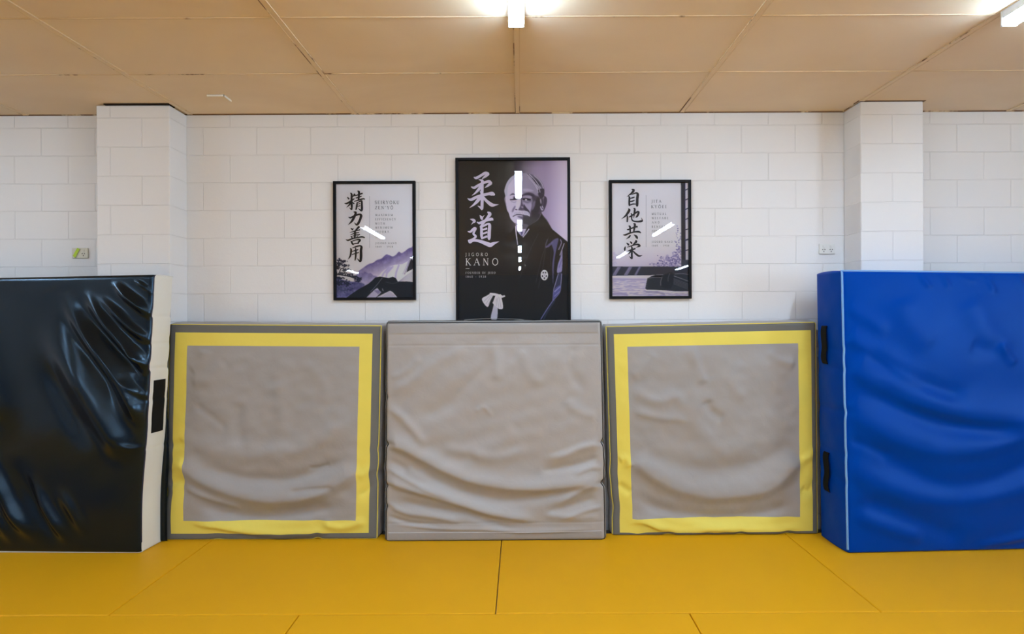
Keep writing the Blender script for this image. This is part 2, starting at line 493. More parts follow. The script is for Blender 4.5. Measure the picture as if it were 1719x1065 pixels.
# ------------------------------------------------------------------ power outlets
def outlet(px, py, tape, label):
    pm = M['cream_plastic'] if tape else M['plastic']
    c = at(px, py, WALL)
    t = thing('power_outlet', label, 'power outlet', c, 'power outlets on the block wall')
    w, h, dp = 0.058, 0.0375, 0.012
    bm = bmesh.new(); box(bm, c.x - w, c.x + w, WALL - dp, WALL, c.z - h, c.z + h, 0.004, 2)
    obj_bm('plate', bm, pm, t, False)
    for sx in (-0.027, 0.027):
        bm = bmesh.new(); box(bm, c.x + sx - 0.008, c.x + sx + 0.008, WALL - dp - 0.004, WALL - dp + 0.001, c.z + 0.010, c.z + 0.026, 0.002, 2)
        obj_bm('switch', bm, pm, t)
        bm = bmesh.new()
        for ox, oz, a in ((-0.008, -0.004, 0.5), (0.008, -0.004, -0.5), (0.0, -0.018, 0.0)):
            r = bmesh.ops.create_cube(bm, size=1.0)
            bmesh.ops.transform(bm, matrix=Matrix.Translation((c.x + sx + ox, WALL - dp - 0.0004, c.z + oz)) @ Matrix.Rotation(a, 4, 'Y') @ Matrix.Diagonal((0.0042, 0.002, 0.010, 1)), verts=r['verts'])
        obj_bm('socket_slots', bm, M['hole'], t)
    if tape:
        q = [(-0.046, -0.020), (-0.030, -0.037), (0.006, 0.030), (-0.014, 0.037)]
        bm = bmesh.new(); prism(bm, [(c.x + x, c.z + z) for x, z in q], WALL - dp - 0.0052, WALL - dp - 0.0042)
        tag(obj_bm('tape_strip', bm, M['tape']), 'lime green tape strip stuck across the left power outlet', 'tape')
outlet(136, 425.5, True, 'white double power outlet with lime tape, left of the left pier')
outlet(1387.5, 418.5, False, 'clean white double power outlet beside the right pier')

# ------------------------------------------------------------------ padded mats
rs = np.random.RandomState(7)

def waves(U, V, n, lo, hi, seed):
    r = np.random.RandomState(seed)
    o = np.zeros_like(U)
    for _ in range(n):
        f = math.exp(r.uniform(math.log(lo), math.log(hi)))
        a = r.uniform(0, math.pi)
        o += np.sin((U * math.cos(a) + V * math.sin(a)) * f * 2 * math.pi + r.uniform(0, 6.28)) / f ** 0.9
    return o

def smooth(a, b, x):
    t = np.clip((x - a) / (b - a), 0, 1)
    return t * t * (3 - 2 * t)

def line_axis(breaks, n):
    out = []
    for a, b in zip(breaks[:-1], breaks[1:]):
        m = max(2, int(round((b - a) * n)))
        out += list(np.linspace(a, b, m, endpoint=False))
    return np.array(out + [breaks[-1]])

class Mat:
    """a padded mat: quad = front corners in photo pixels with their depth, thick = vector to its back"""
    def __init__(s, quad, depths, thick, ub, vb, n=210, crop=(0, 0, 1.0)):
        (s.tl, s.tr, s.bl, s.br) = quad
        s.C = [np.array(at(p[0], p[1], d)) for p, d in zip(quad, depths)]
        s.crop = crop
        s.u = line_axis(ub, n); s.v = line_axis(vb, n)
        s.U, s.V = np.meshgrid(s.u, s.v)
        s.W = np.linalg.norm(s.C[1] - s.C[0]); s.H = np.linalg.norm(s.C[2] - s.C[0])
        ax, ay = s.C[1] - s.C[0], s.C[0] - s.C[2]
        nn = np.cross(ax, ay); s.n = nn / np.linalg.norm(nn)
        if s.n[1] > 0: s.n = -s.n
        s.ax, s.ay = ax / s.W, ay / s.H
        s.fw = s.fa = 1.0
        s.h = np.zeros_like(s.U); s.du = np.zeros_like(s.U); s.dv = np.zeros_like(s.U)
        s.T = np.array(thick, dtype=float)
    def uv(s, pts):
        ox, oy, sc = s.crop
        out = []
        for p in pts:
            x, y = ox + p[0] / sc, oy + p[1] / sc
            u = v = 0.5
            for _ in range(12):
                xl = s.tl[0] + (s.bl[0] - s.tl[0]) * v; xr = s.tr[0] + (s.br[0] - s.tr[0]) * v
                u = (x - xl) / (xr - xl)
                yt = s.tl[1] + (s.tr[1] - s.tl[1]) * u; yb = s.bl[1] + (s.br[1] - s.bl[1]) * u
                v = (y - yt) / (yb - yt)
            out.append((u, v))
        return np.array(out)
    def fold(s, pts, amp, w1, w2=None, t0=0.18, t1=0.18):
        """ridge (or valley if amp < 0) along pts; w1 width above, w2 width below the line"""
        w2 = w1 if w2 is None else w2
        w1, w2, amp = w1 * s.fw, w2 * s.fw, amp * s.fa
        q = catmull(s.uv(pts), 5) * np.array([s.W, s.H])
        X, Y = s.U * s.W, s.V * s.H
        best = np.full(X.shape, 1e9); sg = np.zeros_like(X); tt = np.zeros_like(X)
        seg = np.linalg.norm(np.diff(q, axis=0), axis=1); L = np.concatenate([[0], np.cumsum(seg)])
        for i in range(len(q) - 1):
            d = q[i + 1] - q[i]; l2 = max(d @ d, 1e-12)
            t = np.clip(((X - q[i, 0]) * d[0] + (Y - q[i, 1]) * d[1]) / l2, 0, 1)
            dx, dy = X - q[i, 0] - t * d[0], Y - q[i, 1] - t * d[1]
            dist = np.hypot(dx, dy)
            c = d[0] * dy - d[1] * dx
            m = dist < best
            best = np.where(m, dist, best); sg = np.where(m, c, sg); tt = np.where(m, (L[i] + t * seg[i]) / L[-1], tt)
        w = np.where(sg > 0, w2, w1)
        prof = np.exp(-(best / w) ** 2)
        tap = np.ones_like(X)
        if t0 > 0: tap *= smooth(0, t0, tt)
        if t1 > 0: tap *= smooth(0, t1, 1 - tt)
        e = np.minimum(np.minimum(s.U, 1 - s.U) * s.W, np.minimum(s.V, 1 - s.V) * s.H)
        tap *= 0.2 + 0.8 * smooth(0, 0.07, e)
        s.h += amp * prof * tap
    def pillow(s, b, edge=0.03, round_=0.02):
        du = np.minimum(s.U, 1 - s.U) * s.W; dv = np.minimum(s.V, 1 - s.V) * s.H
        s.h += b * (1 - (2 * s.U - 1) ** 4) * (1 - (2 * s.V - 1) ** 4)
        for d in (du, dv):
            x = np.clip(1 - d / round_, 0, 1)
            s.h -= round_ * 0.6 * (1 - np.sqrt(np.maximum(1 - x * x, 0)))
    def pinch(s, side, pos, depth, w):
        """a puckered dent in one edge, reaching a little into the panel"""
        if side in 'LR':
            e = s.U if side == 'L' else 1 - s.U
            k = np.exp(-((s.V - pos) * s.H / w) ** 2) * np.exp(-e * s.W / 0.10)
            s.du += (depth if side == 'L' else -depth) * k
        else:
            e = s.V if side == 'T' else 1 - s.V
            k = np.exp(-((s.U - pos) * s.W / w) ** 2) * np.exp(-e * s.H / 0.10)
            s.dv += (depth if side == 'B' else -depth) * k
        s.h -= 0.25 * abs(depth) * k
    def front(s):
        if getattr(s, 'P', None) is not None: return s.P
        U, V = s.U[..., None], s.V[..., None]
        P = (s.C[0] * (1 - U) + s.C[1] * U) * (1 - V) + (s.C[2] * (1 - U) + s.C[3] * U) * V
        P = P + s.n * s.h[..., None] + s.ax * s.du[..., None] + s.ay * s.dv[..., None]
        P[..., 2] = np.maximum(P[..., 2], 0.003)
        s.P = P
        return P
    def panel(s, name, material, sel, parent):
        """cells whose centre passes sel(u, v) become one mesh"""
        P = s.front(); nv, nu = s.U.shape
        uc, vc = (s.u[1:] + s.u[:-1]) / 2, (s.v[1:] + s.v[:-1]) / 2
        UC, VC = np.meshgrid(uc, vc)
        jj, ii = np.nonzero(sel(UC, VC))
        q = np.stack([jj * nu + ii, (jj + 1) * nu + ii, (jj + 1) * nu + ii + 1, jj * nu + ii + 1], 1)
        used, inv = np.unique(q, return_inverse=True)
        return obj_np(name, P.reshape(-1, 3)[used], inv.reshape(q.shape), material, parent)
    def ring(s):
        P = s.front()
        top, right, bot, left = P[0, :-1], P[:-1, -1], P[-1, :0:-1], P[:0:-1, 0]
        O = np.concatenate([np.tile(s.ay, (len(top), 1)), np.tile(s.ax, (len(right), 1)), np.tile(-s.ay, (len(bot), 1)), np.tile(-s.ax, (len(left), 1))])
        return np.concatenate([top, right, bot, left]), O
    def side(s, name, material, parent, rows=14, bulge=0.012, back_fn=None, crumple=0.004, seed=3, back_name=None, back_mat=None):
        R, O = s.ring(); n = len(R)
        T = np.tile(s.T, (n, 1)) if back_fn is None else back_fn(R)
        verts = []
        r = np.random.RandomState(seed)
        L = np.concatenate([[0], np.cumsum(np.linalg.norm(np.diff(R, axis=0), axis=1))])
        ph = r.uniform(0, 6.28, 6); fr = r.uniform(8, 34, 6); sk = r.uniform(-5, 5, 6)
        for k in range(rows + 1):
            t = k / rows
            cr = sum(np.sin(L * fr[i] + ph[i] + sk[i] * t * 2) for i in range(6)) / 6 * crumple
            p = R + T * t + O * ((bulge + cr) * math.sin(math.pi * t) ** 0.7)[:, None] if np.ndim(bulge + cr) else R
            p[:, 2] = np.maximum(p[:, 2], 0.002)
            p[:, 1] = np.minimum(p[:, 1], WALL - 0.004)
            verts.append(p)
        s.back = verts[-1]
        faces = []
        for k in range(rows):
            for i in range(n):
                j = (i + 1) % n
                faces.append((k * n + i, k * n + j, (k + 1) * n + j, (k + 1) * n + i))
        Vt = np.concatenate(verts)
        o = obj_np(name, Vt, faces, material, parent)
        c = s.back.mean(0)
        obj_np(back_name or 'back_panel', np.concatenate([s.back, [c]]), [(i, (i + 1) % n, n) for i in range(n)], back_mat or material, parent, False)
        s.rows = verts
        return o
    def piping(s, name, material, parent, R, rad=0.006, off=(0, 0, 0), sub=None, out=0.0):
        _, O = s.ring()
        P = np.asarray(R) + np.array(off) + O * out
        if sub is not None:
            P = P[sub]
        closed = sub is None
        n = len(P)
        nxt = np.roll(P, -1, 0) - np.roll(P, 1, 0)
        if not closed:
            nxt[0] = P[1] - P[0]; nxt[-1] = P[-1] - P[-2]
        tg = nxt / np.maximum(np.linalg.norm(nxt, axis=1, keepdims=True), 1e-9)
        a = np.tile(s.n, (n, 1)); b = np.cross(tg, a)
        b /= np.maximum(np.linalg.norm(b, axis=1, keepdims=True), 1e-9)
        K = 7
        verts = np.concatenate([P + rad * (a * math.cos(6.2832 * k / K) + b * math.sin(6.2832 * k / K)) for k in range(K)])
        verts[:, 2] = np.maximum(verts[:, 2], 0.001)
        faces = []
        for i in range(n if closed else n - 1):
            j = (i + 1) % n
            for k in range(K):
                l = (k + 1) % K
                faces.append((k * n + i, k * n + j, l * n + j, l * n + i))
        return obj_np(name, verts, faces, material, parent)

full = lambda U, V: np.ones_like(U, dtype=bool)

def banded(quad, depths, thick, ub, vb, crop, folds, pinches, label, seed, pillow=0.02):
    m = Mat(quad, depths, thick, ub, vb, crop=crop)
    m.fw, m.fa = 1.4, 1.45
    c = (m.C[2] + m.C[3]) / 2 + m.T / 2
    t = thing('crash_mat', label, 'crash mat', (c[0], c[1], 0.0), 'crash mats standing along the wall')
    m.pillow(pillow)
    m.h += 0.0021 * waves(m.U * m.W, m.V * m.H * 1.5, 22, 1.2, 11, seed) * smooth(0, 0.12, np.minimum(np.minimum(m.U, 1 - m.U), np.minimum(m.V, 1 - m.V)))
    for f in folds: m.fold(*f)
    for p in pinches: m.pinch(*p)
    inner = lambda U, V: (U > ub[2]) & (U < ub[3]) & (V > vb[2]) & (V < vb[3])
    band = lambda U, V: (U > ub[1]) & (U < ub[4]) & (V > vb[1]) & (V < vb[4]) & ~inner(U, V)
    outer = lambda U, V: ~((U > ub[1]) & (U < ub[4]) & (V > vb[1]) & (V < vb[4]))
    m.panel('front_panel', M['grey_cloth'], inner, t)
    m.panel('yellow_band', M['yellow_cloth'], band, t)['label'] = 'bright yellow sewn band'
    m.panel('dark_binding', M['dark_cloth'], outer, t)['label'] = 'dark grey outer border'
    m.side('side_wall', M['grey_vinyl'], t, seed=seed)
    m.piping('piping', M['yellow_pipe'], t, m.ring()[0], 0.0042)['label'] = 'thin yellow piping'
    return m

# left yellow-banded mat
cr = (270, 520, 2.5975)
banded([(284, 545), (639, 547.5), (276, 908), (632, 906)], (3.64, 3.64, 3.61, 3.61), (0.0, 0.175, 0.012),
       [0, 0.031, 0.091, 0.903, 0.963, 1], [0, 0.037, 0.098, 0.909, 0.969, 1], cr,
       [([(80, 560), (200, 600), (330, 625), (520, 625), (700, 570), (880, 450)], 0.013, 0.05, 0.05),
        ([(60, 660), (200, 745), (340, 800), (500, 825), (680, 800), (880, 690)], 0.024, 0.055, 0.035, 0.08, 0.08),
        ([(130, 660), (300, 725), (480, 745), (650, 720), (840, 640)], -0.014, 0.035, 0.03),
        ([(130, 835), (260, 880), (420, 905), (600, 890), (820, 850)], -0.018, 0.04, 0.03),
        ([(100, 770), (240, 830), (360, 860)], 0.008, 0.02, 0.015),
        ([(560, 795), (650, 782), (770, 770)], -0.008, 0.012, 0.02),
        ([(640, 690), (690, 690), (740, 676)], -0.005, 0.01, 0.012),
        ([(150, 410), (230, 470), (300, 530)], -0.005, 0.02, 0.02),
        ([(130, 320), (210, 300), (290, 230)], 0.007, 0.03, 0.03),
        ([(200, 170), (180, 230), (130, 270)], 0.006, 0.03, 0.03),
        ([(520, 300), (530, 430), (545, 560)], 0.006, 0.04, 0.04),
        ([(350, 400), (340, 500), (360, 600)], -0.006, 0.03, 0.03),
        ([(640, 230), (720, 330), (700, 420)], 0.005, 0.03, 0.03),
        ([(120, 930), (300, 955), (480, 985), (650, 985), (760, 965)], 0.015, 0.03, 0.012),
        ([(700, 930), (790, 950), (900, 920)], 0.010, 0.02, 0.02),
        ([(30, 690), (80, 680), (115, 665)], 0.010, 0.025, 0.02, 0, 0.3), ([(25, 770), (80, 750), (120, 760)], -0.009, 0.02, 0.02, 0, 0.3),
        ([(30, 600), (70, 590), (110, 575)], -0.008, 0.02, 0.02, 0, 0.3),
        ([(860, 820), (910, 780), (955, 730)], -0.009, 0.02, 0.02, 0.3, 0), ([(860, 740), (920, 700), (960, 690)], 0.008, 0.02, 0.02, 0.3, 0)],
       [('L', 0.65, 0.008, 0.05), ('L', 0.78, 0.010, 0.04), ('L', 0.9, -0.008, 0.08), ('R', 0.58, 0.006, 0.03), ('R', 0.7, 0.010, 0.04), ('B', 0.72, 0.012, 0.03), ('B', 0.55, -0.006, 0.05), ('B', 0.25, 0.006, 0.05)],
       'grey crash mat with yellow band, standing between the black and plain grey mats', 11)

# right yellow-banded mat
cr = (1000, 520, 2.5975)
banded([(1018, 549), (1370, 541.5), (1029, 901), (1373.5, 898)], (3.68, 3.68, 3.66, 3.665), (0.0, 0.15, 0.012),
       [0, 0.034, 0.0955, 0.910, 0.974, 1], [0, 0.036, 0.097, 0.915, 0.982, 1], cr,
       [([(150, 640), (280, 740), (430, 795), (600, 800), (760, 760), (890, 640)], 0.026, 0.075, 0.04, 0.08, 0.08),
        ([(150, 790), (250, 860), (400, 895), (600, 905), (760, 880), (880, 830)], -0.016, 0.04, 0.03),
        ([(150, 560), (250, 640), (400, 690), (560, 700), (740, 650), (880, 540)], -0.010, 0.04, 0.05),
        ([(410, 150), (440, 250), (475, 330)], 0.010, 0.022, 0.035),
        ([(430, 260), (420, 380), (430, 500), (560, 610), (700, 560)], 0.010, 0.05, 0.04),
        ([(480, 390), (500, 440), (560, 480)], -0.008, 0.02, 0.03),
        ([(145, 350), (260, 400), (350, 380), (360, 450)], 0.009, 0.03, 0.03),
        ([(150, 440), (270, 470), (400, 480)], 0.008, 0.025, 0.02),
        ([(260, 180), (200, 260), (150, 300)], 0.007, 0.03, 0.03),
        ([(640, 220), (590, 320), (660, 400)], 0.006, 0.03, 0.03),
        ([(740, 180), (800, 220), (870, 240)], 0.009, 0.02, 0.025),
        ([(120, 940), (200, 925), (300, 965), (400, 985), (500, 960), (640, 970), (800, 975), (930, 950)], 0.020, 0.03, 0.010),
        ([(95, 760), (125, 780), (155, 800)], -0.009, 0.02, 0.02), ([(100, 660), (130, 650), (150, 690)], 0.008, 0.02, 0.02),
        ([(890, 660), (930, 640), (960, 600)], 0.008, 0.02, 0.02), ([(890, 780), (930, 790), (960, 740)], -0.008, 0.02, 0.02)],
       [('L', 0.7, -0.006, 0.06), ('L', 0.86, 0.010, 0.06), ('B', 0.12, -0.012, 0.04), ('B', 0.27, 0.010, 0.04), ('B', 0.5, -0.008, 0.05), ('B', 0.62, 0.008, 0.03), ('B', 0.85, 0.010, 0.04)],
       'grey crash mat with yellow band, standing between the plain grey and blue mats', 23)

# plain grey mat in the middle
m = Mat([(649.5, 543), (1008.5, 541), (648, 909.5), (1015.5, 906)], (3.60, 3.60, 3.578, 3.585), (0.0, 0.185, 0.014),
        [0, 0.012, 0.985, 1], [0, 0.004, 0.046, 0.957, 0.961, 1], crop=(620, 520, 2.598))
m.fw, m.fa = 1.3, 1.35
t = thing('crash_mat', 'plain grey crash mat with black piping standing under the portrait poster', 'crash mat', (-0.17, 3.68, 0.0), 'crash mats standing along the wall')
m.pillow(0.022)
m.h += 0.0021 * waves(m.U * m.W, m.V * m.H * 1.5, 22, 1.2, 11, 31) * smooth(0, 0.1, np.minimum(np.minimum(m.U, 1 - m.U), np.minimum(m.V, 1 - m.V)))
for f in [([(60, 580), (140, 600), (250, 655), (400, 725), (560, 765), (750, 775), (900, 760), (1030, 735)], 0.026, 0.05, 0.026, 0.02, 0.1),
          ([(130, 640), (280, 735), (430, 800), (600, 830), (780, 810), (940, 770)], -0.014, 0.03, 0.03),
          ([(60, 748), (200, 785), (350, 828), (500, 878), (640, 905), (760, 918)], 0.022, 0.035, 0.018, 0.02, 0.2),
          ([(100, 830), (250, 860), (420, 890), (560, 935), (650, 960)], -0.013, 0.025, 0.02),
          ([(70, 845), (160, 885), (300, 905), (420, 930)], 0.010, 0.018, 0.015, 0.05, 0.2),
          ([(430, 160), (300, 230), (190, 310), (80, 375)], 0.009, 0.035, 0.03),
          ([(560, 190), (430, 330), (300, 440), (190, 475)], -0.010, 0.04, 0.04),
          ([(70, 430), (130, 460), (190, 520), (260, 600)], 0.010, 0.025, 0.025, 0.02, 0.2),
          ([(640, 500), (560, 590), (440, 650)], 0.008, 0.04, 0.04),
          ([(1020, 580), (930, 600), (840, 635), (750, 650)], 0.013, 0.025, 0.02, 0.02, 0.3),
          ([(1010, 640), (930, 670), (840, 690), (740, 700)], -0.010, 0.02, 0.025),
          ([(1020, 755), (950, 775), (880, 810), (800, 850)], 0.013, 0.022, 0.018, 0.02, 0.3),
          ([(1000, 820), (900, 850), (760, 885)], -0.009, 0.02, 0.025),
          ([(1010, 900), (900, 905), (760, 895)], 0.007, 0.02, 0.02),
          ([(540, 120), (550, 220), (560, 320)], 0.006, 0.03, 0.03),
          ([(660, 160), (690, 260), (760, 340)], 0.006, 0.035, 0.03),
          ([(900, 140), (870, 240), (920, 330), (960, 360)], -0.006, 0.03, 0.03),
          ([(860, 380), (900, 440), (1000, 470)], 0.006, 0.03, 0.025),
          ([(80, 935), (300, 955), (500, 960), (700, 968), (1010, 958)], 0.007, 0.015, 0.006),
          ([(70, 690), (150, 730), (260, 780), (380, 820)], 0.008, 0.014, 0.014, 0.02, 0.3), ([(75, 900), (180, 930), (330, 945)], -0.007, 0.012, 0.012, 0.02, 0.3),
          ([(80, 300), (160, 270), (230, 200)], 0.006, 0.02, 0.02), ([(460, 450), (500, 425), (540, 470)], 0.004, 0.012, 0.012),
          ([(1015, 690), (960, 690), (880, 720)], 0.007, 0.014, 0.014, 0.02, 0.3), ([(1015, 860), (930, 880), (820, 915)], 0.008, 0.014, 0.014, 0.02, 0.3),
          ([(300, 590), (420, 620), (560, 640), (700, 600)], 0.008, 0.03, 0.03),
          ([(75, 660), (130, 680), (180, 720)], -0.008, 0.02, 0.02, 0.02, 0.3)]:
    m.fold(*f)
# sewn fold lines of the two long strips
for vv, a in ((0.104, -0.003), (0.918, -0.003)):
    m.h += a * np.exp(-((m.V - vv) * m.H / 0.004) ** 2)
for p in (('L', 0.555, 0.014, 0.018), ('L', 0.745, 0.010, 0.018), ('L', 0.84, 0.008, 0.02), ('L', 0.34, 0.005, 0.02), ('R', 0.555, 0.014, 0.02), ('R', 0.742, 0.020, 0.02), ('R', 0.65, -0.004, 0.05), ('L', 0.65, -0.004, 0.05)):
    m.pinch(*p)
strip_t = lambda U, V: (V > 0.004) & (V < 0.046) & (U > 0.012) & (U < 0.985)
strip_b = lambda U, V: (V > 0.961) & (U > 0.012) & (U < 0.985)
m.h += np.where((m.V >= 0.004) & (m.V <= 0.046) & (m.U >= 0.012) & (m.U <= 0.985), 0.004, 0) + np.where((m.V >= 0.961) & (m.U >= 0.012) & (m.U <= 0.985), 0.005, 0)
fp = m.panel('front_panel', M['grey_vinyl'], lambda U, V: ~strip_t(U, V) & ~strip_b(U, V), t)
m.panel('hook_strip', M['grey_cloth'], strip_t, fp)
m.panel('hook_strip', M['grey_cloth'], strip_b, fp)
sw = m.side('side_wall', M['grey_vinyl'], t, seed=5, bulge=0.006)
m.piping('piping', M['black_pipe'], t, m.ring()[0], 0.0042, out=0.002)['label'] = 'black piping'
m.piping('edge_binding', M['grey_pipe'], t, m.rows[1], 0.0045, out=0.005)
m.piping('piping', M['black_pipe'], t, m.rows[2], 0.0042, out=0.007)['label'] = 'black piping'
# carrying loop showing over the top edge
P = m.rows[5]; top = P[:len(m.u) - 1]
i0, i1 = int(0.36 * len(top)), int(0.66 * len(top))
seg = top[i0:i1:3].copy()
k_ = np.linspace(0, 1, len(seg)); seg[:, 2] += 0.006 + 0.009 * np.sin(k_ * math.pi) ** 0.6
vv = []; ff = []
for i, p in enumerate(seg):
    vv += [p + np.array((0, -0.016, 0)), p + np.array((0, -0.016, 0.003)), p + np.array((0, 0.016, 0.003)), p + np.array((0, 0.016, 0))]
for i in range(len(seg) - 1):
    for k2 in range(4):
        ff.append((i * 4 + k2, (i + 1) * 4 + k2, (i + 1) * 4 + (k2 + 1) % 4, i * 4 + (k2 + 1) % 4))
obj_np('carry_loop', np.array(vv), ff, M['grey_pipe'], sw)

# black crash mat with white sides, at the left
xl = -190
m = Mat([(xl, 470.5), (256, 461), (xl - 15, 926), (236, 930)], (3.44, 3.42, 3.43, 3.41), (0.016, 0.155, 0.0),
        [0, 1], [0, 1], n=240, crop=(0, 440, 2.047))
m.fw, m.fa = 1.25, 1.75
t = thing('crash_mat', 'tall glossy black crash mat with white sides at the far left', 'crash mat', (-3.4, 3.5, 0.0), 'crash mats standing along the wall')
m.pillow(0.03, round_=0.025)
m.h += 0.0012 * waves(m.U * m.W, m.V * m.H, 14, 1.0, 6, 44) * smooth(0, 0.1, np.minimum(np.minimum(m.U, 1 - m.U), np.minimum(m.V, 1 - m.V)))
for f in [([(215, 95), (245, 155), (290, 230), (360, 320), (430, 420), (510, 575)], 0.030, 0.035, 0.045, 0.2, 0.15),
          ([(285, 85), (330, 150), (390, 225), (450, 300), (520, 370)], 0.026, 0.028, 0.03, 0.2, 0.02),
          ([(380, 65), (430, 110), (480, 150), (525, 185)], 0.020, 0.022, 0.02, 0.2, 0.02),
          ([(330, 110), (400, 170), (460, 230), (522, 275)], 0.014, 0.02, 0.02, 0.2, 0.02),
          ([(160, 170), (200, 260), (260, 370), (330, 480), (400, 600), (470, 700)], 0.028, 0.06, 0.06, 0.2, 0.2),
          ([(200, 110), (240, 200), (310, 310), (380, 420), (440, 540)], -0.018, 0.03, 0.03),
          ([(270, 110), (330, 200), (400, 290), (470, 370), (520, 420)], -0.016, 0.022, 0.022),
          ([(440, 290), (475, 330), (522, 360)], 0.012, 0.012, 0.014, 0.2, 0.02),
          ([(430, 395), (470, 440), (515, 470)], 0.010, 0.014, 0.014, 0.2, 0.02),
          ([(120, 260), (200, 420), (280, 560), (350, 660)], -0.016, 0.05, 0.05),
          ([(-40, 600), (20, 760), (70, 870), (150, 970)], 0.026, 0.035, 0.035),
          ([(110, 720), (160, 830), (210, 910), (250, 975)], 0.020, 0.035, 0.03),
          ([(60, 660), (120, 800), (180, 920), (215, 985)], -0.016, 0.035, 0.035),
          ([(200, 760), (260, 850), (310, 950)], 0.010, 0.03, 0.03),
          ([(-60, 760), (10, 880), (60, 980)], 0.014, 0.03, 0.03),
          ([(-100, 200), (0, 420), (60, 640)], 0.016, 0.08, 0.08),
          ([(-250, 100), (-150, 400), (-60, 800)], 0.020, 0.10, 0.08),
          ([(450, 60), (490, 80), (522, 110)], 0.006, 0.010, 0.010, 0.2, 0.02),
          ([(410, 620), (460, 640), (505, 640)], 0.006, 0.015, 0.015, 0.2, 0.02)]:
    m.fold(*f[:4], 0.5, f[5] if len(f) > 5 else 0.35)
for v_, d_ in ((0.15, 0.004), (0.25, 0.005), (0.34, 0.005), (0.45, 0.004), (0.63, 0.004)):
    m.pinch('R', v_, d_ * 0.6, 0.012)
m.du += -0.035 * np.exp(-((m.V - 0.80) / 0.18) ** 2) * smooth(0.7, 1.0, m.U) * 0.5
m.panel('front_panel', M['black_vinyl'], full, t)
sw = m.side('side_wall', M['white_vinyl'], t, seed=9, bulge=0.004, crumple=0.002, back_mat=M['black_vinyl'])
sw['label'] = 'white vinyl side'
nu, nv = len(m.u) - 1, len(m.v) - 1
R = m.ring()[0]
m.piping('piping', M['navy'], t, R, 0.004, sub=np.arange(nu, nu + int(nv * 0.97)))['label'] = 'navy seam'
m.piping('bottom_piping', M['white_pipe'], t, R, 0.006, sub=np.arange(nu + nv, 2 * nu + nv), out=0.002)['label'] = 'white piping'
# bulging black back skirt seen past the white side near the floor
bk = m.rows[-1][nu + int(nv * 0.42): nu + nv]
kk = np.linspace(0, 1, len(bk))
fl = bk + np.array((1, 0, 0)) * (0.045 * smooth(0, 0.6, kk))[:, None] + np.array((0, 0.003, 0))
fl[:, 2] = np.maximum(fl[:, 2], 0.003)
bb = fl + np.array((-0.10, 0.006, 0)); bb[:, 1] = np.minimum(bb[:, 1], WALL - 0.02)
vv = np.concatenate([bk, fl, bb]); n_ = len(bk)
ff = [(r_ * n_ + i, r_ * n_ + i + 1, (r_ + 1) * n_ + i + 1, (r_ + 1) * n_ + i) for r_ in range(2) for i in range(n_ - 1)]
obj_np('back_skirt', vv, ff, M['black_vinyl'], t)['label'] = 'black back cover'
# velcro patch on the white side
def side_patch(m, name, material, parent, r0, r1, v0, v1, lift, nv, nu, jag=0.0):
    i0, i1 = nu + int(v0 * nv), nu + int(v1 * nv)
    ks = np.linspace(r0, r1, 5) * (len(m.rows) - 1)
    pts = []
    rr = np.random.RandomState(4)
    for k3 in ks:
        a = int(math.floor(k3)); f_ = k3 - a; b = min(a + 1, len(m.rows) - 1)
        pts.append(m.rows[a][i0:i1 + 1] * (1 - f_) + m.rows[b][i0:i1 + 1] * f_ + m.ax * lift)
    pts = np.array(pts)
    if jag:
        s_ = np.sin(np.linspace(0, 9, pts.shape[1]))[None, :, None] * m.T[None, None, :] / np.linalg.norm(m.T) * jag
        pts = pts + s_
    K, L_ = pts.shape[:2]
    inn = pts - m.ax * (lift + 0.003)
    ring_idx = [(0, j) for j in range(L_)] + [(i, L_ - 1) for i in range(1, K)] + [(K - 1, j) for j in range(L_ - 2, -1, -1)] + [(i, 0) for i in range(K - 2, 0, -1)]
    verts = list(pts.reshape(-1, 3)); faces = [(i * L_ + j, i * L_ + j + 1, (i + 1) * L_ + j + 1, (i + 1) * L_ + j) for i in range(K - 1) for j in range(L_ - 1)]
    base = len(verts)
    verts += [inn[a] for a in ring_idx]
    q = len(ring_idx)
    faces += [(ring_idx[i][0] * L_ + ring_idx[i][1], base + i, base + (i + 1) % q, ring_idx[(i + 1) % q][0] * L_ + ring_idx[(i + 1) % q][1]) for i in range(q)]
    return obj_np(name, np.array(verts), faces, material, parent, False)
side_patch(m, 'velcro_patch', M['velcro'], sw, 0.20, 0.82, 0.385, 0.575, 0.004, nv, nu)['label'] = 'black velcro patch'

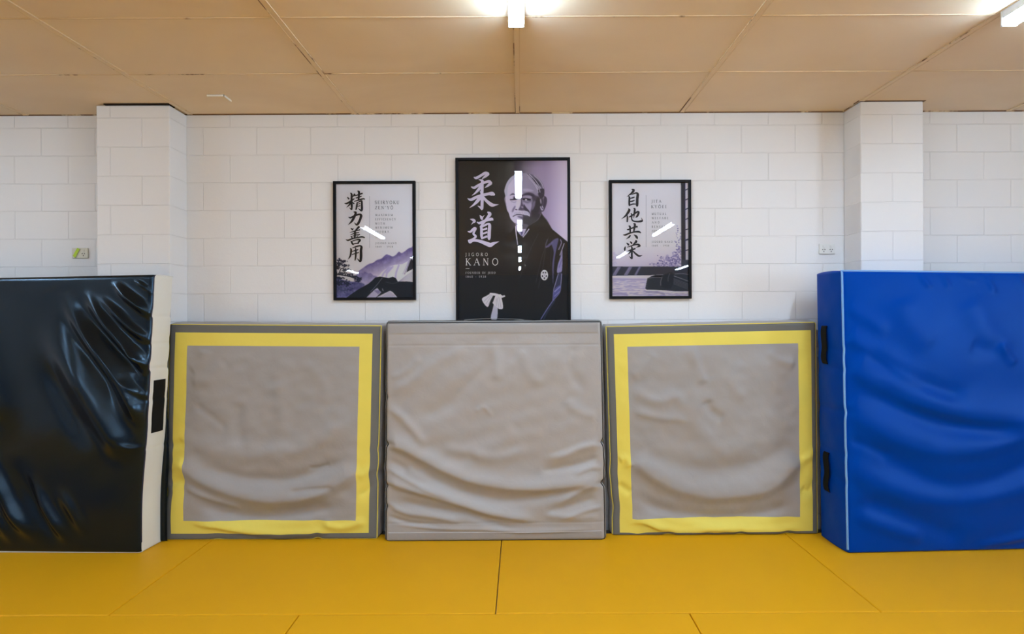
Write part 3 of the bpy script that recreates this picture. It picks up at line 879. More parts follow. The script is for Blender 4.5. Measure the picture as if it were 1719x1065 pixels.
# blue crash mat at the right
xr = 1990
m = Mat([(1415, 455), (xr, 461), (1425, 930), (xr + 5, 916.5)], (3.37, 3.45, 3.36, 3.45), (-0.014, 0.292, 0.0),
        [0, 1], [0, 1], n=240, crop=(1350, 440, 2.0885))
m.fw, m.fa = 1.8, 0.95
t = thing('crash_mat', 'tall glossy blue crash mat with pale blue piping at the far right', 'crash mat', (3.1, 3.5, 0.0), 'crash mats standing along the wall')
m.pillow(0.03, round_=0.015)
m.h += 0.0012 * waves(m.U * m.W, m.V * m.H, 14, 1.0, 6, 54) * smooth(0, 0.1, np.minimum(np.minimum(m.U, 1 - m.U), np.minimum(m.V, 1 - m.V)))
for f in [([(145, 365), (230, 420), (320, 470), (450, 515), (600, 545), (771, 550), (900, 520)], 0.022, 0.07, 0.03, 0.05, 0.1),
          ([(200, 420), (340, 515), (480, 565), (640, 585), (771, 570)], -0.018, 0.035, 0.04),
          ([(140, 520), (220, 570), (320, 625), (450, 660), (600, 650), (771, 590), (900, 500)], 0.022, 0.06, 0.035, 0.02, 0.1),
          ([(200, 630), (330, 715), (480, 780), (640, 765), (780, 700), (900, 640)], -0.020, 0.04, 0.05),
          ([(150, 730), (280, 790), (430, 830), (600, 820), (771, 780), (900, 740)], 0.018, 0.05, 0.04, 0.03, 0.1),
          ([(180, 830), (320, 880), (440, 930), (560, 970)], -0.016, 0.035, 0.035),
          ([(160, 880), (280, 930), (420, 975)], 0.012, 0.03, 0.025),
          ([(150, 270), (250, 325), (340, 395), (430, 430)], 0.014, 0.04, 0.025, 0.03, 0.3),
          ([(180, 290), (300, 370), (440, 440), (560, 470)], -0.013, 0.03, 0.03),
          ([(150, 160), (220, 200), (290, 260)], 0.009, 0.03, 0.025, 0.03, 0.3),
          ([(150, 620), (230, 650), (300, 690)], -0.009, 0.02, 0.02),
          ([(330, 120), (360, 220), (440, 300)], 0.008, 0.05, 0.05),
          ([(560, 120), (620, 240), (700, 330)], 0.008, 0.05, 0.05),
          ([(655, 285), (690, 325), (720, 360)], 0.008, 0.014, 0.02),
          ([(560, 290), (620, 310), (680, 300)], -0.008, 0.03, 0.03),
          ([(400, 40), (410, 60), (440, 95)], 0.006, 0.010, 0.012, 0.02, 0.3), ([(470, 40), (490, 70), (500, 100)], 0.006, 0.010, 0.012, 0.02, 0.3),
          ([(610, 40), (640, 75), (655, 120)], 0.007, 0.012, 0.012, 0.02, 0.3), ([(740, 40), (750, 70), (771, 100)], 0.006, 0.010, 0.012, 0.02, 0.3),
          ([(540, 42), (560, 60), (600, 70)], 0.004, 0.010, 0.010, 0.02, 0.3),
          ([(580, 1010), (650, 990), (771, 960), (850, 940)], 0.014, 0.02, 0.012),
          ([(780, 880), (860, 860), (1000, 840)], -0.012, 0.04, 0.04)]:
    m.fold(*f)
for v_, d_ in ((0.28, 0.004), (0.35, 0.004), (0.5, 0.007), (0.65, 0.004), (0.75, 0.003)):
    m.pinch('L', v_, d_, 0.03)
PIER_X = 2.378
def blue_back(R):
    # the back cover rests against the pier and is pressed in where the pier stands
    T = np.tile(np.array((-0.014, 0.292, 0.0)), (len(R), 1))
    lim = np.full(len(R), PF - 0.016)
    T[:, 1] = np.minimum(T[:, 1], lim - R[:, 1])
    return T
m.panel('front_panel', M['blue_vinyl'], full, t)
sw = m.side('side_wall', M['blue_vinyl'], t, seed=13, bulge=0.010, crumple=0.006, back_fn=blue_back)
nu, nv = len(m.u) - 1, len(m.v) - 1
R = m.ring()[0]
m.piping('piping', M['blue_pipe'], t, R, 0.007, sub=np.concatenate([np.arange(2 * nu + nv + 3, 2 * nu + 2 * nv), np.arange(0, nu)]), out=0.001)['label'] = 'pale blue piping'
def strap(v0, v1):
    # left side runs bottom to top in the ring
    n_ = len(R)
    i0, i1 = 2 * nu + nv + int((1 - v1) * nv), 2 * nu + nv + int((1 - v0) * nv)
    rows = m.rows; K = len(rows) - 1
    verts = []; L_ = i1 - i0 + 1
    for fr_ in (0.52, 0.72):
        a = int(fr_ * K); f_ = fr_ * K - a
        p = rows[a][i0:i1 + 1] * (1 - f_) + rows[a + 1][i0:i1 + 1] * f_
        wob_ = np.sin(np.linspace(0.5, 8.5, L_)) * 0.006
        bow = 0.004 + 0.012 * np.sin(np.linspace(0, math.pi, L_)) ** 0.5
        for off in (0.0, -0.004):
            verts.append(p + m.T / np.linalg.norm(m.T) * wob_[:, None] - m.ax * (bow - off)[:, None])
    V_ = np.concatenate(verts)
    ff = []
    for i in range(L_ - 1):
        for a, b in ((0, 1), (1, 3), (3, 2), (2, 0)):
            ff.append((a * L_ + i, a * L_ + i + 1, b * L_ + i + 1, b * L_ + i))
    for i in (0, L_ - 1):
        ff.append((i, L_ + i, 3 * L_ + i, 2 * L_ + i))
    obj_np('handle', V_, ff, M['strap'], sw, False)['label'] = 'black webbing handle'
strap(0.195, 0.335); strap(0.665, 0.81)

# ------------------------------------------------------------------ posters
def layer(out, n):
    """every stroke of ink lies a hair above the one before it"""
    out['k'] = out.get('k', 0) + 1
    out.setdefault('l', []).extend([(out['k'] % 60) * 2.5e-5] * n)

def ribbon(strokes, conv, col, out, n=7):
    """brush strokes (x, y, half width) -> quads with round-ish ends"""
    for st in strokes:
        q = catmull(st, n)
        q[:, 2] = np.maximum(q[:, 2], 0.8)
        d = np.gradient(q[:, :2], axis=0)
        ln = np.maximum(np.linalg.norm(d, axis=1, keepdims=True), 1e-6)
        nrm = np.stack([-d[:, 1], d[:, 0]], 1) / ln; tan = d / ln
        ends = []
        base = len(out['v'])
        A, Bq = q[:, :2] + nrm * q[:, 2:], q[:, :2] - nrm * q[:, 2:]
        m_ = len(q)
        for p in A: out['v'].append(conv(p))
        for p in Bq: out['v'].append(conv(p))
        out['c'] += [col] * (2 * m_)
        layer(out, 2 * m_)
        for i in range(m_ - 1):
            out['f'].append((base + i, base + i + 1, base + m_ + i + 1, base + m_ + i))
        for i, sg in ((0, -1), (m_ - 1, 1)):
            r_ = q[i, 2]
            b2 = len(out['v'])
            K = 6
            pts = [q[i, :2] + nrm[i] * r_ * math.cos(math.pi * k / K) + tan[i] * sg * r_ * 0.7 * math.sin(math.pi * k / K) for k in range(K + 1)]
            for p in pts: out['v'].append(conv(p))
            out['c'] += [col] * (K + 1)
            layer(out, K + 1)
            out['f'].append(tuple(range(b2, b2 + K + 1)))

def arc(cx, cy, rx, ry, a0, a1, n=14):
    return [(cx + rx * math.cos(math.radians(a0 + (a1 - a0) * i / n)), cy + ry * math.sin(math.radians(a0 + (a1 - a0) * i / n))) for i in range(n + 1)]
TK, TN = 0.062, 0.026
GL = {  # width, [(half width, points)], serif points; y runs up from the base line
 'A': (.82, [(TN, [(.04, 0), (.40, 1)]), (TK, [(.40, .98), (.76, 0)]), (TN, [(.15, .36), (.62, .36)])], [(.04, 0), (.76, 0)]),
 'B': (.62, [(TK, [(.12, 0), (.12, 1)]), (TK * .8, [(.12, .98), (.3, .98)] + arc(.32, .75, .18, .23, 90, -90) + [(.12, .52)]), (TK * .8, [(.12, .52), (.32, .52)] + arc(.34, .27, .22, .25, 90, -90) + [(.12, .02)])], []),
 'C': (.78, [(TK * .8, arc(.46, .5, .40, .5, 50, 310, 22))], []),
 'D': (.80, [(TK, [(.12, 0), (.12, 1)]), (TK * .8, [(.12, .98), (.3, .98)] + arc(.32, .5, .40, .48, 90, -90, 18) + [(.12, .02)])], []),
 'E': (.60, [(TK, [(.12, 0), (.12, 1)]), (TN, [(.1, .98), (.54, .98), (.54, .86)]), (TN, [(.1, .52), (.44, .52)]), (TN, [(.1, .02), (.56, .02), (.58, .16)])], []),
 'F': (.56, [(TK, [(.12, 0), (.12, 1)]), (TN, [(.1, .98), (.54, .98), (.54, .86)]), (TN, [(.1, .52), (.44, .52)])], [(.12, 0)]),
 'G': (.82, [(TK * .8, arc(.46, .5, .40, .5, 50, 330, 22)), (TK, [(.74, .06), (.74, .42)])], [(.74, .42)]),
 'H': (.84, [(TK, [(.14, 0), (.14, 1)]), (TK, [(.70, 0), (.70, 1)]), (TN, [(.12, .52), (.72, .52)])], [(.14, 0), (.14, 1), (.70, 0), (.70, 1)]),
 'I': (.30, [(TK, [(.15, 0), (.15, 1)])], [(.15, 0), (.15, 1)]),
 'J': (.34, [(TK, [(.20, 1), (.20, .0), (.10, -.2), (.0, -.22)])], [(.20, 1)]),
 'K': (.74, [(TK, [(.12, 0), (.12, 1)]), (TN, [(.14, .46), (.60, 1)]), (TK, [(.26, .58), (.68, 0)])], [(.12, 0), (.12, 1), (.60, 1), (.68, 0)]),
 'L': (.58, [(TK, [(.12, 0), (.12, 1)]), (TN, [(.1, .02), (.52, .02), (.54, .18)])], [(.12, 1)]),
 'M': (1.0, [(TN, [(.12, 0), (.16, 1)]), (TK, [(.16, 1), (.48, .06)]), (TN, [(.48, .06), (.80, 1)]), (TK, [(.82, 1), (.86, 0)])], [(.12, 0), (.86, 0)]),
 'N': (.86, [(TN, [(.12, 0), (.12, 1)]), (TK, [(.12, .98), (.72, .02)]), (TN, [(.72, 0), (.72, 1)])], [(.12, 0), (.72, 1)]),
 'O': (.90, [(TK * .8, arc(.45, .5, .38, .5, 0, 360, 28))], []),
 'Q': (.90, [(TK * .8, arc(.45, .5, .38, .5, 0, 360, 28))], []),
 'R': (.70, [(TK, [(.12, 0), (.12, 1)]), (TK * .8, [(.12, .98), (.3, .98)] + arc(.32, .74, .20, .24, 90, -90) + [(.12, .50)]), (TK, [(.30, .5), (.64, 0)])], [(.12, 0), (.64, 0)]),
 'S': (.58, [(TK * .85, arc(.29, .75, .20, .23, 30, 240, 12) + arc(.29, .26, .22, .25, 70, -150, 14))], []),
 'T': (.72, [(TK, [(.36, 0), (.36, 1)]), (TN, [(.04, .84), (.06, .98), (.66, .98), (.68, .84)])], [(.36, 0)]),
 'U': (.82, [(TK, [(.14, 1), (.14, .32)] + arc(.40, .30, .26, .29, 180, 290, 10)), (TN, [(.50, .03), (.66, .20), (.68, .34), (.68, 1)])], [(.14, 1), (.68, 1)]),
 'V': (.80, [(TK, [(.06, 1), (.40, 0)]), (TN, [(.40, .02), (.74, 1)])], [(.06, 1), (.74, 1)]),
 'W': (1.1, [(TK, [(.06, 1), (.32, 0)]), (TN, [(.32, .02), (.54, .96)]), (TK, [(.54, .98), (.80, 0)]), (TN, [(.80, .02), (1.04, 1)])], [(.06, 1), (1.04, 1)]),
 'X': (.76, [(TK, [(.08, 1), (.68, 0)]), (TN, [(.08, 0), (.66, 1)])], [(.08, 1), (.68, 0), (.08, 0), (.66, 1)]),
 'Y': (.74, [(TK, [(.06, 1), (.36, .46)]), (TN, [(.36, .46), (.68, 1)]), (TK, [(.36, .48), (.36, 0)])], [(.06, 1), (.68, 1), (.36, 0)]),
 'Z': (.68, [(TN, [(.08, .84), (.08, .98), (.58, .98)]), (TK, [(.58, .98), (.08, .02)]), (TN, [(.08, .02), (.60, .02), (.62, .18)])], []),
 "'": (.24, [(TK * .8, [(.14, 1.02), (.08, .76)])], []),
 '.': (.24, [(TK * 1.1, [(.11, .04), (.13, .06)])], []),
 '-': (.60, [(TN * 1.2, [(.10, .38), (.50, .38)])], []),
 ' ': (.42, [], []),
 '0': (.60, [(TK * .8, arc(.30, .5, .22, .5, 0, 360, 22))], []),
 '1': (.40, [(TK, [(.20, 0), (.20, 1)]), (TN, [(.20, .98), (.06, .84)])], [(.20, 0)]),
 '3': (.56, [(TK * .8, arc(.24, .74, .20, .25, 150, -80, 12) + arc(.24, .26, .24, .26, 80, -150, 12))], []),
 '6': (.60, [(TK * .8, [(.46, .98), (.22, .78), (.10, .45)] + arc(.31, .28, .22, .28, 180, 520, 18))], []),
 '8': (.58, [(TK * .8, arc(.29, .75, .18, .24, -90, 270, 16)), (TK * .8, arc(.29, .26, .22, .26, 90, 450, 16))], []),
 '9': (.60, [(TK * .8, [(.12, .0), (.36, .22), (.48, .55)] + arc(.28, .70, .22, .28, 0, 340, 18))], []),
}
MACRON = 'Ō'
def text(s_, x0, x1, ytop, ybase, conv, col, out, bold=1.0):
    """a line of spaced serif capitals from x0 to x1 in crop pixels"""
    h = ybase - ytop
    ws = [(GL['O' if c == MACRON else c][0]) * h for c in s_]
    gap = (x1 - x0 - sum(ws)) / max(1, len(s_) - 1)
    x = x0
    for c, w in zip(s_, ws):
        g_ = GL['O' if c == MACRON else c]
        polys = [(hw * bold, p) for hw, p in g_[1]]
        polys += [(TN * bold, [(sx - .12, sy + (.015 if sy < .5 else -.015)), (sx + .12, sy + (.015 if sy < .5 else -.015))]) for sx, sy in g_[2]]
        if c == MACRON:
            polys.append((TN * 1.3 * bold, [(.22, 1.17), (.68, 1.17)]))
        for hw, p in polys:
            pts = [(x + px_ * h, ybase - py_ * h, hw * h) for px_, py_ in p]
            for a, b in zip(pts[:-1], pts[1:]):
                d = math.hypot(b[0] - a[0], b[1] - a[1])
                if d < 1e-6: continue
                ux, uy = (b[0] - a[0]) / d * hw * h * 0.5, (b[1] - a[1]) / d * hw * h * 0.5
                nx, ny = -(b[1] - a[1]) / d * hw * h, (b[0] - a[0]) / d * hw * h
                base = len(out['v'])
                for q in ((a[0] - ux + nx, a[1] - uy + ny), (b[0] + ux + nx, b[1] + uy + ny), (b[0] + ux - nx, b[1] + uy - ny), (a[0] - ux - nx, a[1] - uy - ny)):
                    out['v'].append(conv(q))
                out['c'] += [col] * 4
                layer(out, 4)
                out['f'].append((base, base + 1, base + 2, base + 3))
        x += w + gap

INKGAIN = 1.38                                                  # the inks as seen through the glass are paler than read off the photo
class Canvas:
    """ink colours on a fine grid of print-surface points; shapes are given in crop pixels"""
    def __init__(s, x0, x1, z0, z1, d, step):
        s.nx, s.nz = int((x1 - x0) / step) + 1, int((z1 - z0) / step) + 1
        s.X, s.Z = np.meshgrid(np.linspace(x0, x1, s.nx), np.linspace(z1, z0, s.nz))
        s.d = d
        s.PX, s.PY = pix(s.X, s.Z, d)
        s.cell = abs(s.PX[0, 1] - s.PX[0, 0])
        s.img = np.zeros(s.X.shape + (3,))
        s.o = (0, 0, 1.0)
    def xy(s):
        return (s.PX - s.o[0]) * s.o[2], (s.PY - s.o[1]) * s.o[2]
    def blur(s, a, px):
        """px = sigma in photo pixels"""
        sg = px / s.cell
        if sg < 0.3: return a
        r = max(1, int(sg * 2.5)); k = np.exp(-0.5 * (np.arange(-r, r + 1) / sg) ** 2); k /= k.sum()
        p = np.pad(a, r, mode='edge')
        p = sum(w * p[:, i:i + a.shape[1]] for i, w in enumerate(k))
        return sum(w * p[i:i + a.shape[0], :] for i, w in enumerate(k))
    def mask(s, pts, sm=True):
        q = catmull(pts, 5, True) if sm else np.asarray(pts, float)
        cx, cy = s.xy()
        tot = np.zeros(cx.shape)
        h = s.cell * s.o[2] * 0.25
        for ox, oy in ((-h, -h), (h, -h), (-h, h), (h, h)):
            x, y = cx + ox, cy + oy
            ins = np.zeros(cx.shape, dtype=bool)
            for i in range(len(q)):
                (xa, ya), (xb, yb) = q[i], q[(i + 1) % len(q)]
                if ya == yb: continue
                c = ((ya > y) != (yb > y)) & (x < (xb - xa) * (y - ya) / (yb - ya) + xa)
                ins ^= c
            tot += ins
        return tot / 4
    def put(s, m, col, a=1.0):
        m = (m * a)[..., None]
        s.img = s.img * (1 - m) + np.asarray(col, float) * m
    def poly(s, pts, col, blur=0.3, a=1.0, sm=True, clip=None):
        m = s.blur(s.mask(pts, sm), blur)
        if clip is not None: m = m * clip
        s.put(m, col, a)
    def line(s, pts, w, col, blur=0.25, a=1.0, clip=None):
        q = catmull(pts, 6)
        cx, cy = s.xy()
        best = np.full(cx.shape, 1e9)
        for i in range(len(q) - 1):
            d = q[i + 1] - q[i]; l2 = max(d @ d, 1e-9)
            t = np.clip(((cx - q[i, 0]) * d[0] + (cy - q[i, 1]) * d[1]) / l2, 0, 1)
            best = np.minimum(best, np.hypot(cx - q[i, 0] - t * d[0], cy - q[i, 1] - t * d[1]))
        e = s.cell * s.o[2]
        m = np.clip((w - best) / e + 0.5, 0, 1) * min(1.0, 2 * w / e)
        m = s.blur(m, blur)
        if clip is not None: m = m * clip
        s.put(m, col, a)
    def blobs(s, n, region, r0, r1, cols, seed, a=0.8, blur=0.2):
        r = np.random.RandomState(seed)
        cx, cy = s.xy()
        layers = [np.zeros(cx.shape) for _ in cols]
        for _ in range(n):
            x, y = region(r); rr = r.uniform(r0, r1); k = r.randint(len(cols))
            e = s.cell * s.o[2]
            m = np.clip((rr - np.hypot(cx - x, (cy - y) * 1.3)) / e + 0.5, 0, 1)
            layers[k] = np.maximum(layers[k], m)
        for m, c in zip(layers, cols): s.put(s.blur(m, blur), c, a)
    def build(s, parent, extra, lift):
        idx = np.arange(s.nx * s.nz).reshape(s.nz, s.nx)
        f = np.stack([idx[:-1, :-1], idx[1:, :-1], idx[1:, 1:], idx[:-1, 1:]], -1).reshape(-1, 4)
        v = np.stack([s.X, np.full(s.X.shape, s.d), s.Z], -1).reshape(-1, 3)
        c = np.minimum(lin(np.clip(s.img, 0, 255)).reshape(-1, 3) * INKGAIN, 0.92)
        if extra['v']:
            ev = np.array([tuple(p) for p in extra['v']]); ev[:, 1] = s.d - lift - np.array(extra['l'])
            ec = np.minimum(lin(np.array(extra['c'], float)) * INKGAIN, 0.92)
            off = len(v)
            v = np.concatenate([v, ev]); c = np.concatenate([c, ec])
            faces = [tuple(q) for q in f.tolist()] + [tuple(int(k) + off for k in q) for q in extra['f']]
        else:
            faces = f.tolist()
        o = obj_np('print', v, faces, M['print'], parent, False)
        at_ = o.data.color_attributes.new('ink', 'FLOAT_COLOR', 'POINT')
        at_.data.foreach_set('color', np.concatenate([c, np.ones((len(c), 1))], 1).astype(np.float32).ravel())
        return o

FD = WALL - 0.030                                               # front of the poster frames
def poster_frame(px0, px1, pyt, pyb, label, bar=0.020, height=None):
    a, b = at(px0, pyt, FD), at(px1, pyb, FD)
    x0, x1, z1, z0 = a.x, b.x, a.z, b.z
    if height: z0 = z1 - height
    t = thing('framed_poster', label, 'framed poster', ((x0 + x1) / 2, WALL, z0), 'framed posters on the block wall')
    bm = bmesh.new()
    o_ = [(x0, z0), (x1, z0), (x1, z1), (x0, z1)]; i_ = [(x0 + bar, z0 + bar), (x1 - bar, z0 + bar), (x1 - bar, z1 - bar), (x0 + bar, z1 - bar)]
    ch = 0.0015
    rings = []
    for (pts, y, ins) in ((o_, WALL - 0.001, 0), (o_, FD + ch, 0), (o_, FD, ch), (i_, FD, -ch), (i_, FD + ch, 0), (i_, WALL - 0.012, 0)):
        r = []
        for k3, (x, z) in enumerate(pts):
            sx = 1 if k3 in (0, 3) else -1; sz = 1 if k3 in (0, 1) else -1
            r.append(bm.verts.new((x + sx * ins, y, z + sz * ins)))
        rings.append(r)
    for r1, r2 in zip(rings[:-1], rings[1:]):
        for k3 in range(4):
            bm.faces.new((r1[k3], r1[(k3 + 1) % 4], r2[(k3 + 1) % 4], r2[k3]))
    bmesh.ops.recalc_face_normals(bm, faces=bm.faces)
    obj_bm('frame', bm, M['frame'], t)
    bm = bmesh.new(); box(bm, x0 + 0.004, x1 - 0.004, WALL - 0.010, WALL - 0.003, z0 + 0.004, z1 - 0.004); obj_bm('backing_board', bm, M['frame'], t)
    gy = FD + 0.008
    bm = bmesh.new()
    q = [bm.verts.new(p) for p in ((x0 + bar, gy, z0 + bar), (x1 - bar, gy, z0 + bar), (x1 - bar, gy, z1 - bar), (x0 + bar, gy, z1 - bar))]
    bm.faces.new(q)
    obj_bm('glass_pane', bm, M['glass'], t)
    return t, (x0 + bar, x1 - bar, z0 + bar, z1 - bar)
PD = FD + 0.014                                                 # the paper behind the glass
def conv(ox, oy, sc):
    return lambda p: at(ox + p[0] / sc, oy + p[1] / sc, PD)

# --- middle poster
t, (x0, x1, z0, z1) = poster_frame(764.3, 958.3, 264.8, 540, 'large black framed portrait poster of an old man, hanging in the middle of the wall', height=1.20)
cv = Canvas(x0, x1, z0, z1, PD, 0.0028)
DARK = np.array((30, 29, 30.0))
lilac = np.array((166, 150, 180.0))[None, None] + (np.array((206, 193, 210.0)) - np.array((166, 150, 180.0)))[None, None] * smooth(912, 950, cv.PX)[..., None]
k1 = smooth(842, 905, cv.PX)[..., None]
cv.img = DARK * (1 - k1) + lilac * k1
reflect_band = np.clip((282 - cv.PY) / 16, 0, 1)  # dark band reflected in the glass, put into the ink at the top
cv.img = cv.img * (1 - 0.25 * reflect_band[..., None] * (1 - smooth(880, 940, cv.PX))[..., None])
# gown
cv.o = (0, 0, 1)
cv.poly([(900, 352), (908, 357), (917, 369), (927, 385), (941, 396.5), (960, 412), (965, 560), (750, 560), (750, 420), (858, 390), (866, 378)], (31, 30, 31), 0.35, sm=False)
cv.o = (840, 280, 8.87)
head = [(75, 440), (60, 360), (80, 280), (120, 200), (180, 140), (250, 110), (330, 95), (420, 100), (500, 125), (560, 165), (620, 235), (650, 310), (655, 380), (652, 440), (640, 520), (630, 600), (615, 690), (560, 790), (470, 850), (400, 900), (330, 1035), (240, 940), (225, 860), (190, 820), (150, 770), (125, 690), (100, 650), (85, 570), (70, 500)]
cv.poly([(630, 450), (665, 440), (692, 475), (690, 545), (665, 620), (640, 665), (610, 650)], (70, 62, 80), 0.3)
cv.poly([(62, 470), (78, 445), (100, 470), (100, 570), (82, 570), (66, 520)], (168, 158, 180), 0.3)
hm = cv.mask(head)
cv.put(cv.blur(hm, 0.3), (152, 141, 166))
clip = cv.blur(hm, 0.3)
P_ = lambda pts, col, bl=0.5, a=1.0: cv.poly(pts, col, bl, a, clip=clip)
L_ = lambda pts, w, col, bl=0.3, a=1.0: cv.line(pts, w, col, bl, a, clip=clip)
P_([(60, 480), (70, 300), (150, 170), (300, 100), (340, 250), (330, 420), (300, 480), (290, 640), (330, 660), (330, 800), (260, 860), (150, 780), (100, 650)], (204, 194, 213), 1.2)
P_([(330, 120), (430, 170), (510, 280), (530, 400), (420, 385), (335, 400)], (152, 142, 168), 1.2)
P_([(340, 330), (420, 330), (500, 360), (420, 370), (340, 360)], (178, 168, 192), 0.8)
# shaded right side of the face
P_([(460, 420), (560, 440), (640, 470), (640, 600), (600, 720), (540, 800), (440, 850), (350, 860), (360, 740), (440, 700), (440, 600), (480, 520)], (74, 67, 84), 1.1)
P_([(540, 480), (600, 450), (610, 540), (560, 700), (480, 780), (470, 640)], (50, 46, 56), 1.0, 0.9)
P_([(340, 530), (400, 560), (450, 540), (470, 580), (440, 680), (410, 650), (370, 600)], (176, 164, 190), 0.8)
P_([(480, 540), (520, 510), (510, 590), (470, 650)], (120, 110, 134), 0.8)
P_([(590, 490), (605, 480), (612, 540), (600, 550)], (170, 160, 184), 0.4)
# brows, sockets and eyes
P_([(310, 440), (360, 398), (430, 385), (500, 410), (500, 450), (430, 430), (370, 430)], (66, 58, 76), 0.8)
P_([(345, 440), (420, 432), (470, 450), (440, 470), (360, 470)], (168, 156, 182), 0.6)
P_([(140, 430), (175, 398), (205, 402), (215, 420), (180, 420)], (84, 74, 100), 0.5)
P_([(195, 445), (270, 440), (262, 485), (205, 480)], (96, 86, 110), 0.7)
L_([(150, 492), (200, 488), (255, 470)], 9, (54, 46, 66), 0.3)
L_([(205, 480), (235, 476)], 16, (48, 42, 58), 0.4)
L_([(330, 478), (380, 474), (445, 488)], 9, (48, 42, 60), 0.3)
L_([(345, 488), (360, 490)], 12, (40, 36, 50), 0.3)
L_([(405, 490), (440, 494)], 14, (44, 38, 54), 0.3)
L_([(376, 492), (388, 492)], 8, (226, 220, 232), 0.2)
L_([(345, 515), (400, 530), (460, 510)], 6, (110, 100, 124), 0.4)
L_([(160, 520), (210, 530), (250, 515)], 5, (160, 150, 176), 0.4)
# nose
P_([(305, 430), (325, 440), (325, 540), (355, 600), (345, 650), (265, 645), (300, 570), (305, 500)], (84, 74, 96), 0.6)
P_([(245, 490), (300, 480), (296, 570), (262, 640), (228, 625), (232, 580)], (212, 203, 220), 0.7)
L_([(322, 600), (330, 606)], 13, (150, 138, 162), 0.5)
L_([(228, 638), (245, 640)], 8, (70, 62, 82), 0.3)
P_([(350, 560), (380, 600), (430, 660), (430, 690), (380, 660), (352, 640)], (64, 57, 74), 0.5)
P_([(215, 585), (225, 600), (190, 670), (172, 675), (182, 630)], (120, 108, 138), 0.6)
# moustache, mouth and chin
P_([(340, 720), (440, 740), (430, 780), (345, 800)], (74, 68, 84), 0.8)
P_([(182, 735), (215, 690), (270, 655), (330, 658), (400, 665), (435, 705), (438, 742), (400, 725), (340, 716), (260, 706), (210, 725)], (206, 198, 216), 0.4)
for x_ in range(215, 430, 22):
    L_([(x_ + 8, 668 + abs(x_ - 320) * .12), (x_ + (x_ - 320) * .06, 706 + abs(x_ - 320) * .08)], 3, (140, 130, 155), 0.2, 0.7)
L_([(190, 740), (250, 714), (350, 722)], 6, (60, 52, 72), 0.3)
P_([(250, 742), (300, 738), (345, 750), (340, 790), (300, 770)], (104, 94, 118), 0.7)
P_([(345, 745), (450, 745), (560, 700), (590, 740), (500, 850), (400, 900), (345, 860)], (54, 52, 62), 0.8)
P_([(232, 868), (285, 860), (330, 900), (390, 900), (330, 1040), (250, 950)], (190, 180, 203), 0.5)
P_([(285, 858), (400, 860), (430, 930), (370, 960), (300, 890)], (92, 86, 102), 0.6)
L_([(225, 850), (285, 856)], 5, (90, 82, 104), 0.4)
# hair
P_([(400, 100), (500, 125), (560, 165), (620, 235), (652, 310), (655, 440), (600, 480), (565, 440), (550, 340), (500, 250), (420, 160)], (112, 104, 126), 0.5)
P_([(470, 150), (540, 190), (600, 260), (570, 290), (500, 220)], (66, 62, 78), 0.5)
P_([(560, 350), (650, 330), (652, 430), (600, 480), (570, 430)], (60, 54, 68), 0.5)
for pts in ([(400, 120), (470, 190), (530, 270), (560, 340)], [(430, 115), (510, 190), (560, 260), (600, 320)], [(500, 130), (570, 190), (620, 260), (640, 320)], [(420, 160), (500, 250), (545, 330), (560, 390)], [(540, 270), (575, 320), (590, 380)]):
    L_(pts, 6, (196, 188, 208), 0.25, 0.85)
P_([(60, 360), (80, 280), (120, 200), (180, 140), (250, 105), (330, 95), (250, 135), (170, 200), (120, 280), (105, 350), (100, 430), (75, 430)], (186, 182, 200), 0.5)
L_([(130, 250), (190, 180), (280, 125)], 3, (150, 144, 168), 0.3, 0.6)
# ears
cv.line([(600, 600), (615, 640), (632, 640)], 9, (186, 176, 200), 0.3)
cv.line([(625, 590), (636, 620)], 6, (200, 192, 212), 0.3)
cv.line([(70, 470), (74, 520), (84, 560)], 3.5, (96, 88, 106), 0.3)
cv.line([(606, 690), (640, 745), (690, 800), (750, 905)], 5, (70, 66, 76), 0.4)
# collar
cv.line([(225, 890), (235, 1000), (246, 1075)], 7, (206, 198, 214), 0.25)
cv.line([(425, 932), (385, 990), (338, 1046)], 6, (200, 192, 210), 0.25)
cv.line([(352, 950), (366, 935), (360, 970)], 7, (170, 160, 190), 0.3)
cv.line([(300, 985), (318, 1030)], 9, (100, 92, 140), 0.3)
cv.o = (860, 385, 6.87)
cv.line([(40, 0), (50, 90), (62, 178)], 4.5, (206, 198, 214), 0.25)
cv.poly([(60, 0), (160, 0), (112, 82)], (190, 182, 204), 0.3, sm=False)
cv.poly([(92, 30), (125, 30), (110, 78)], (92, 86, 130), 0.3, sm=False)
cv.line([(190, 0), (125, 90)], 4, (200, 192, 210), 0.25)
# sleeve folds
for pts, w, a in (([(300, 50), (180, 300), (90, 560)], 3, 0.35), ([(420, 90), (340, 330), (270, 620)], 3, 0.35), ([(385, 210), (350, 450), (300, 680)], 3, 0.4), ([(450, 200), (440, 420)], 3, 0.3)):
    cv.line(pts, w, (96, 92, 110), 0.4, a)
cv.poly([(450, 150), (530, 104), (515, 200), (495, 300), (480, 420), (470, 640), (462, 420), (478, 260)], (104, 100, 146), 0.5, 0.85)
cv.poly([(380, 210), (400, 190), (455, 145), (470, 155), (420, 205)], (110, 104, 150), 0.4, 0.8)
cv.line([(405, 120), (385, 180), (392, 215)], 4, (120, 114, 150), 0.3, 0.7)
cv.line([(556, 120), (566, 160), (535, 235)], 5, (150, 142, 176), 0.3)
cv.line([(598, 165), (575, 230), (550, 300)], 4, (190, 182, 206), 0.3)
cv.poly([(576, 230), (574, 470), (535, 505), (515, 490), (528, 400), (556, 320)], (150, 142, 182), 0.4)
cv.line([(575, 340), (540, 440)], 5, (110, 102, 150), 0.4)
cv.poly([(532, 515), (570, 512), (556, 640), (485, 700)], (62, 62, 84), 0.5)
cv.line([(530, 515), (500, 620), (478, 700), (468, 820)], 4, (150, 146, 186), 0.3)
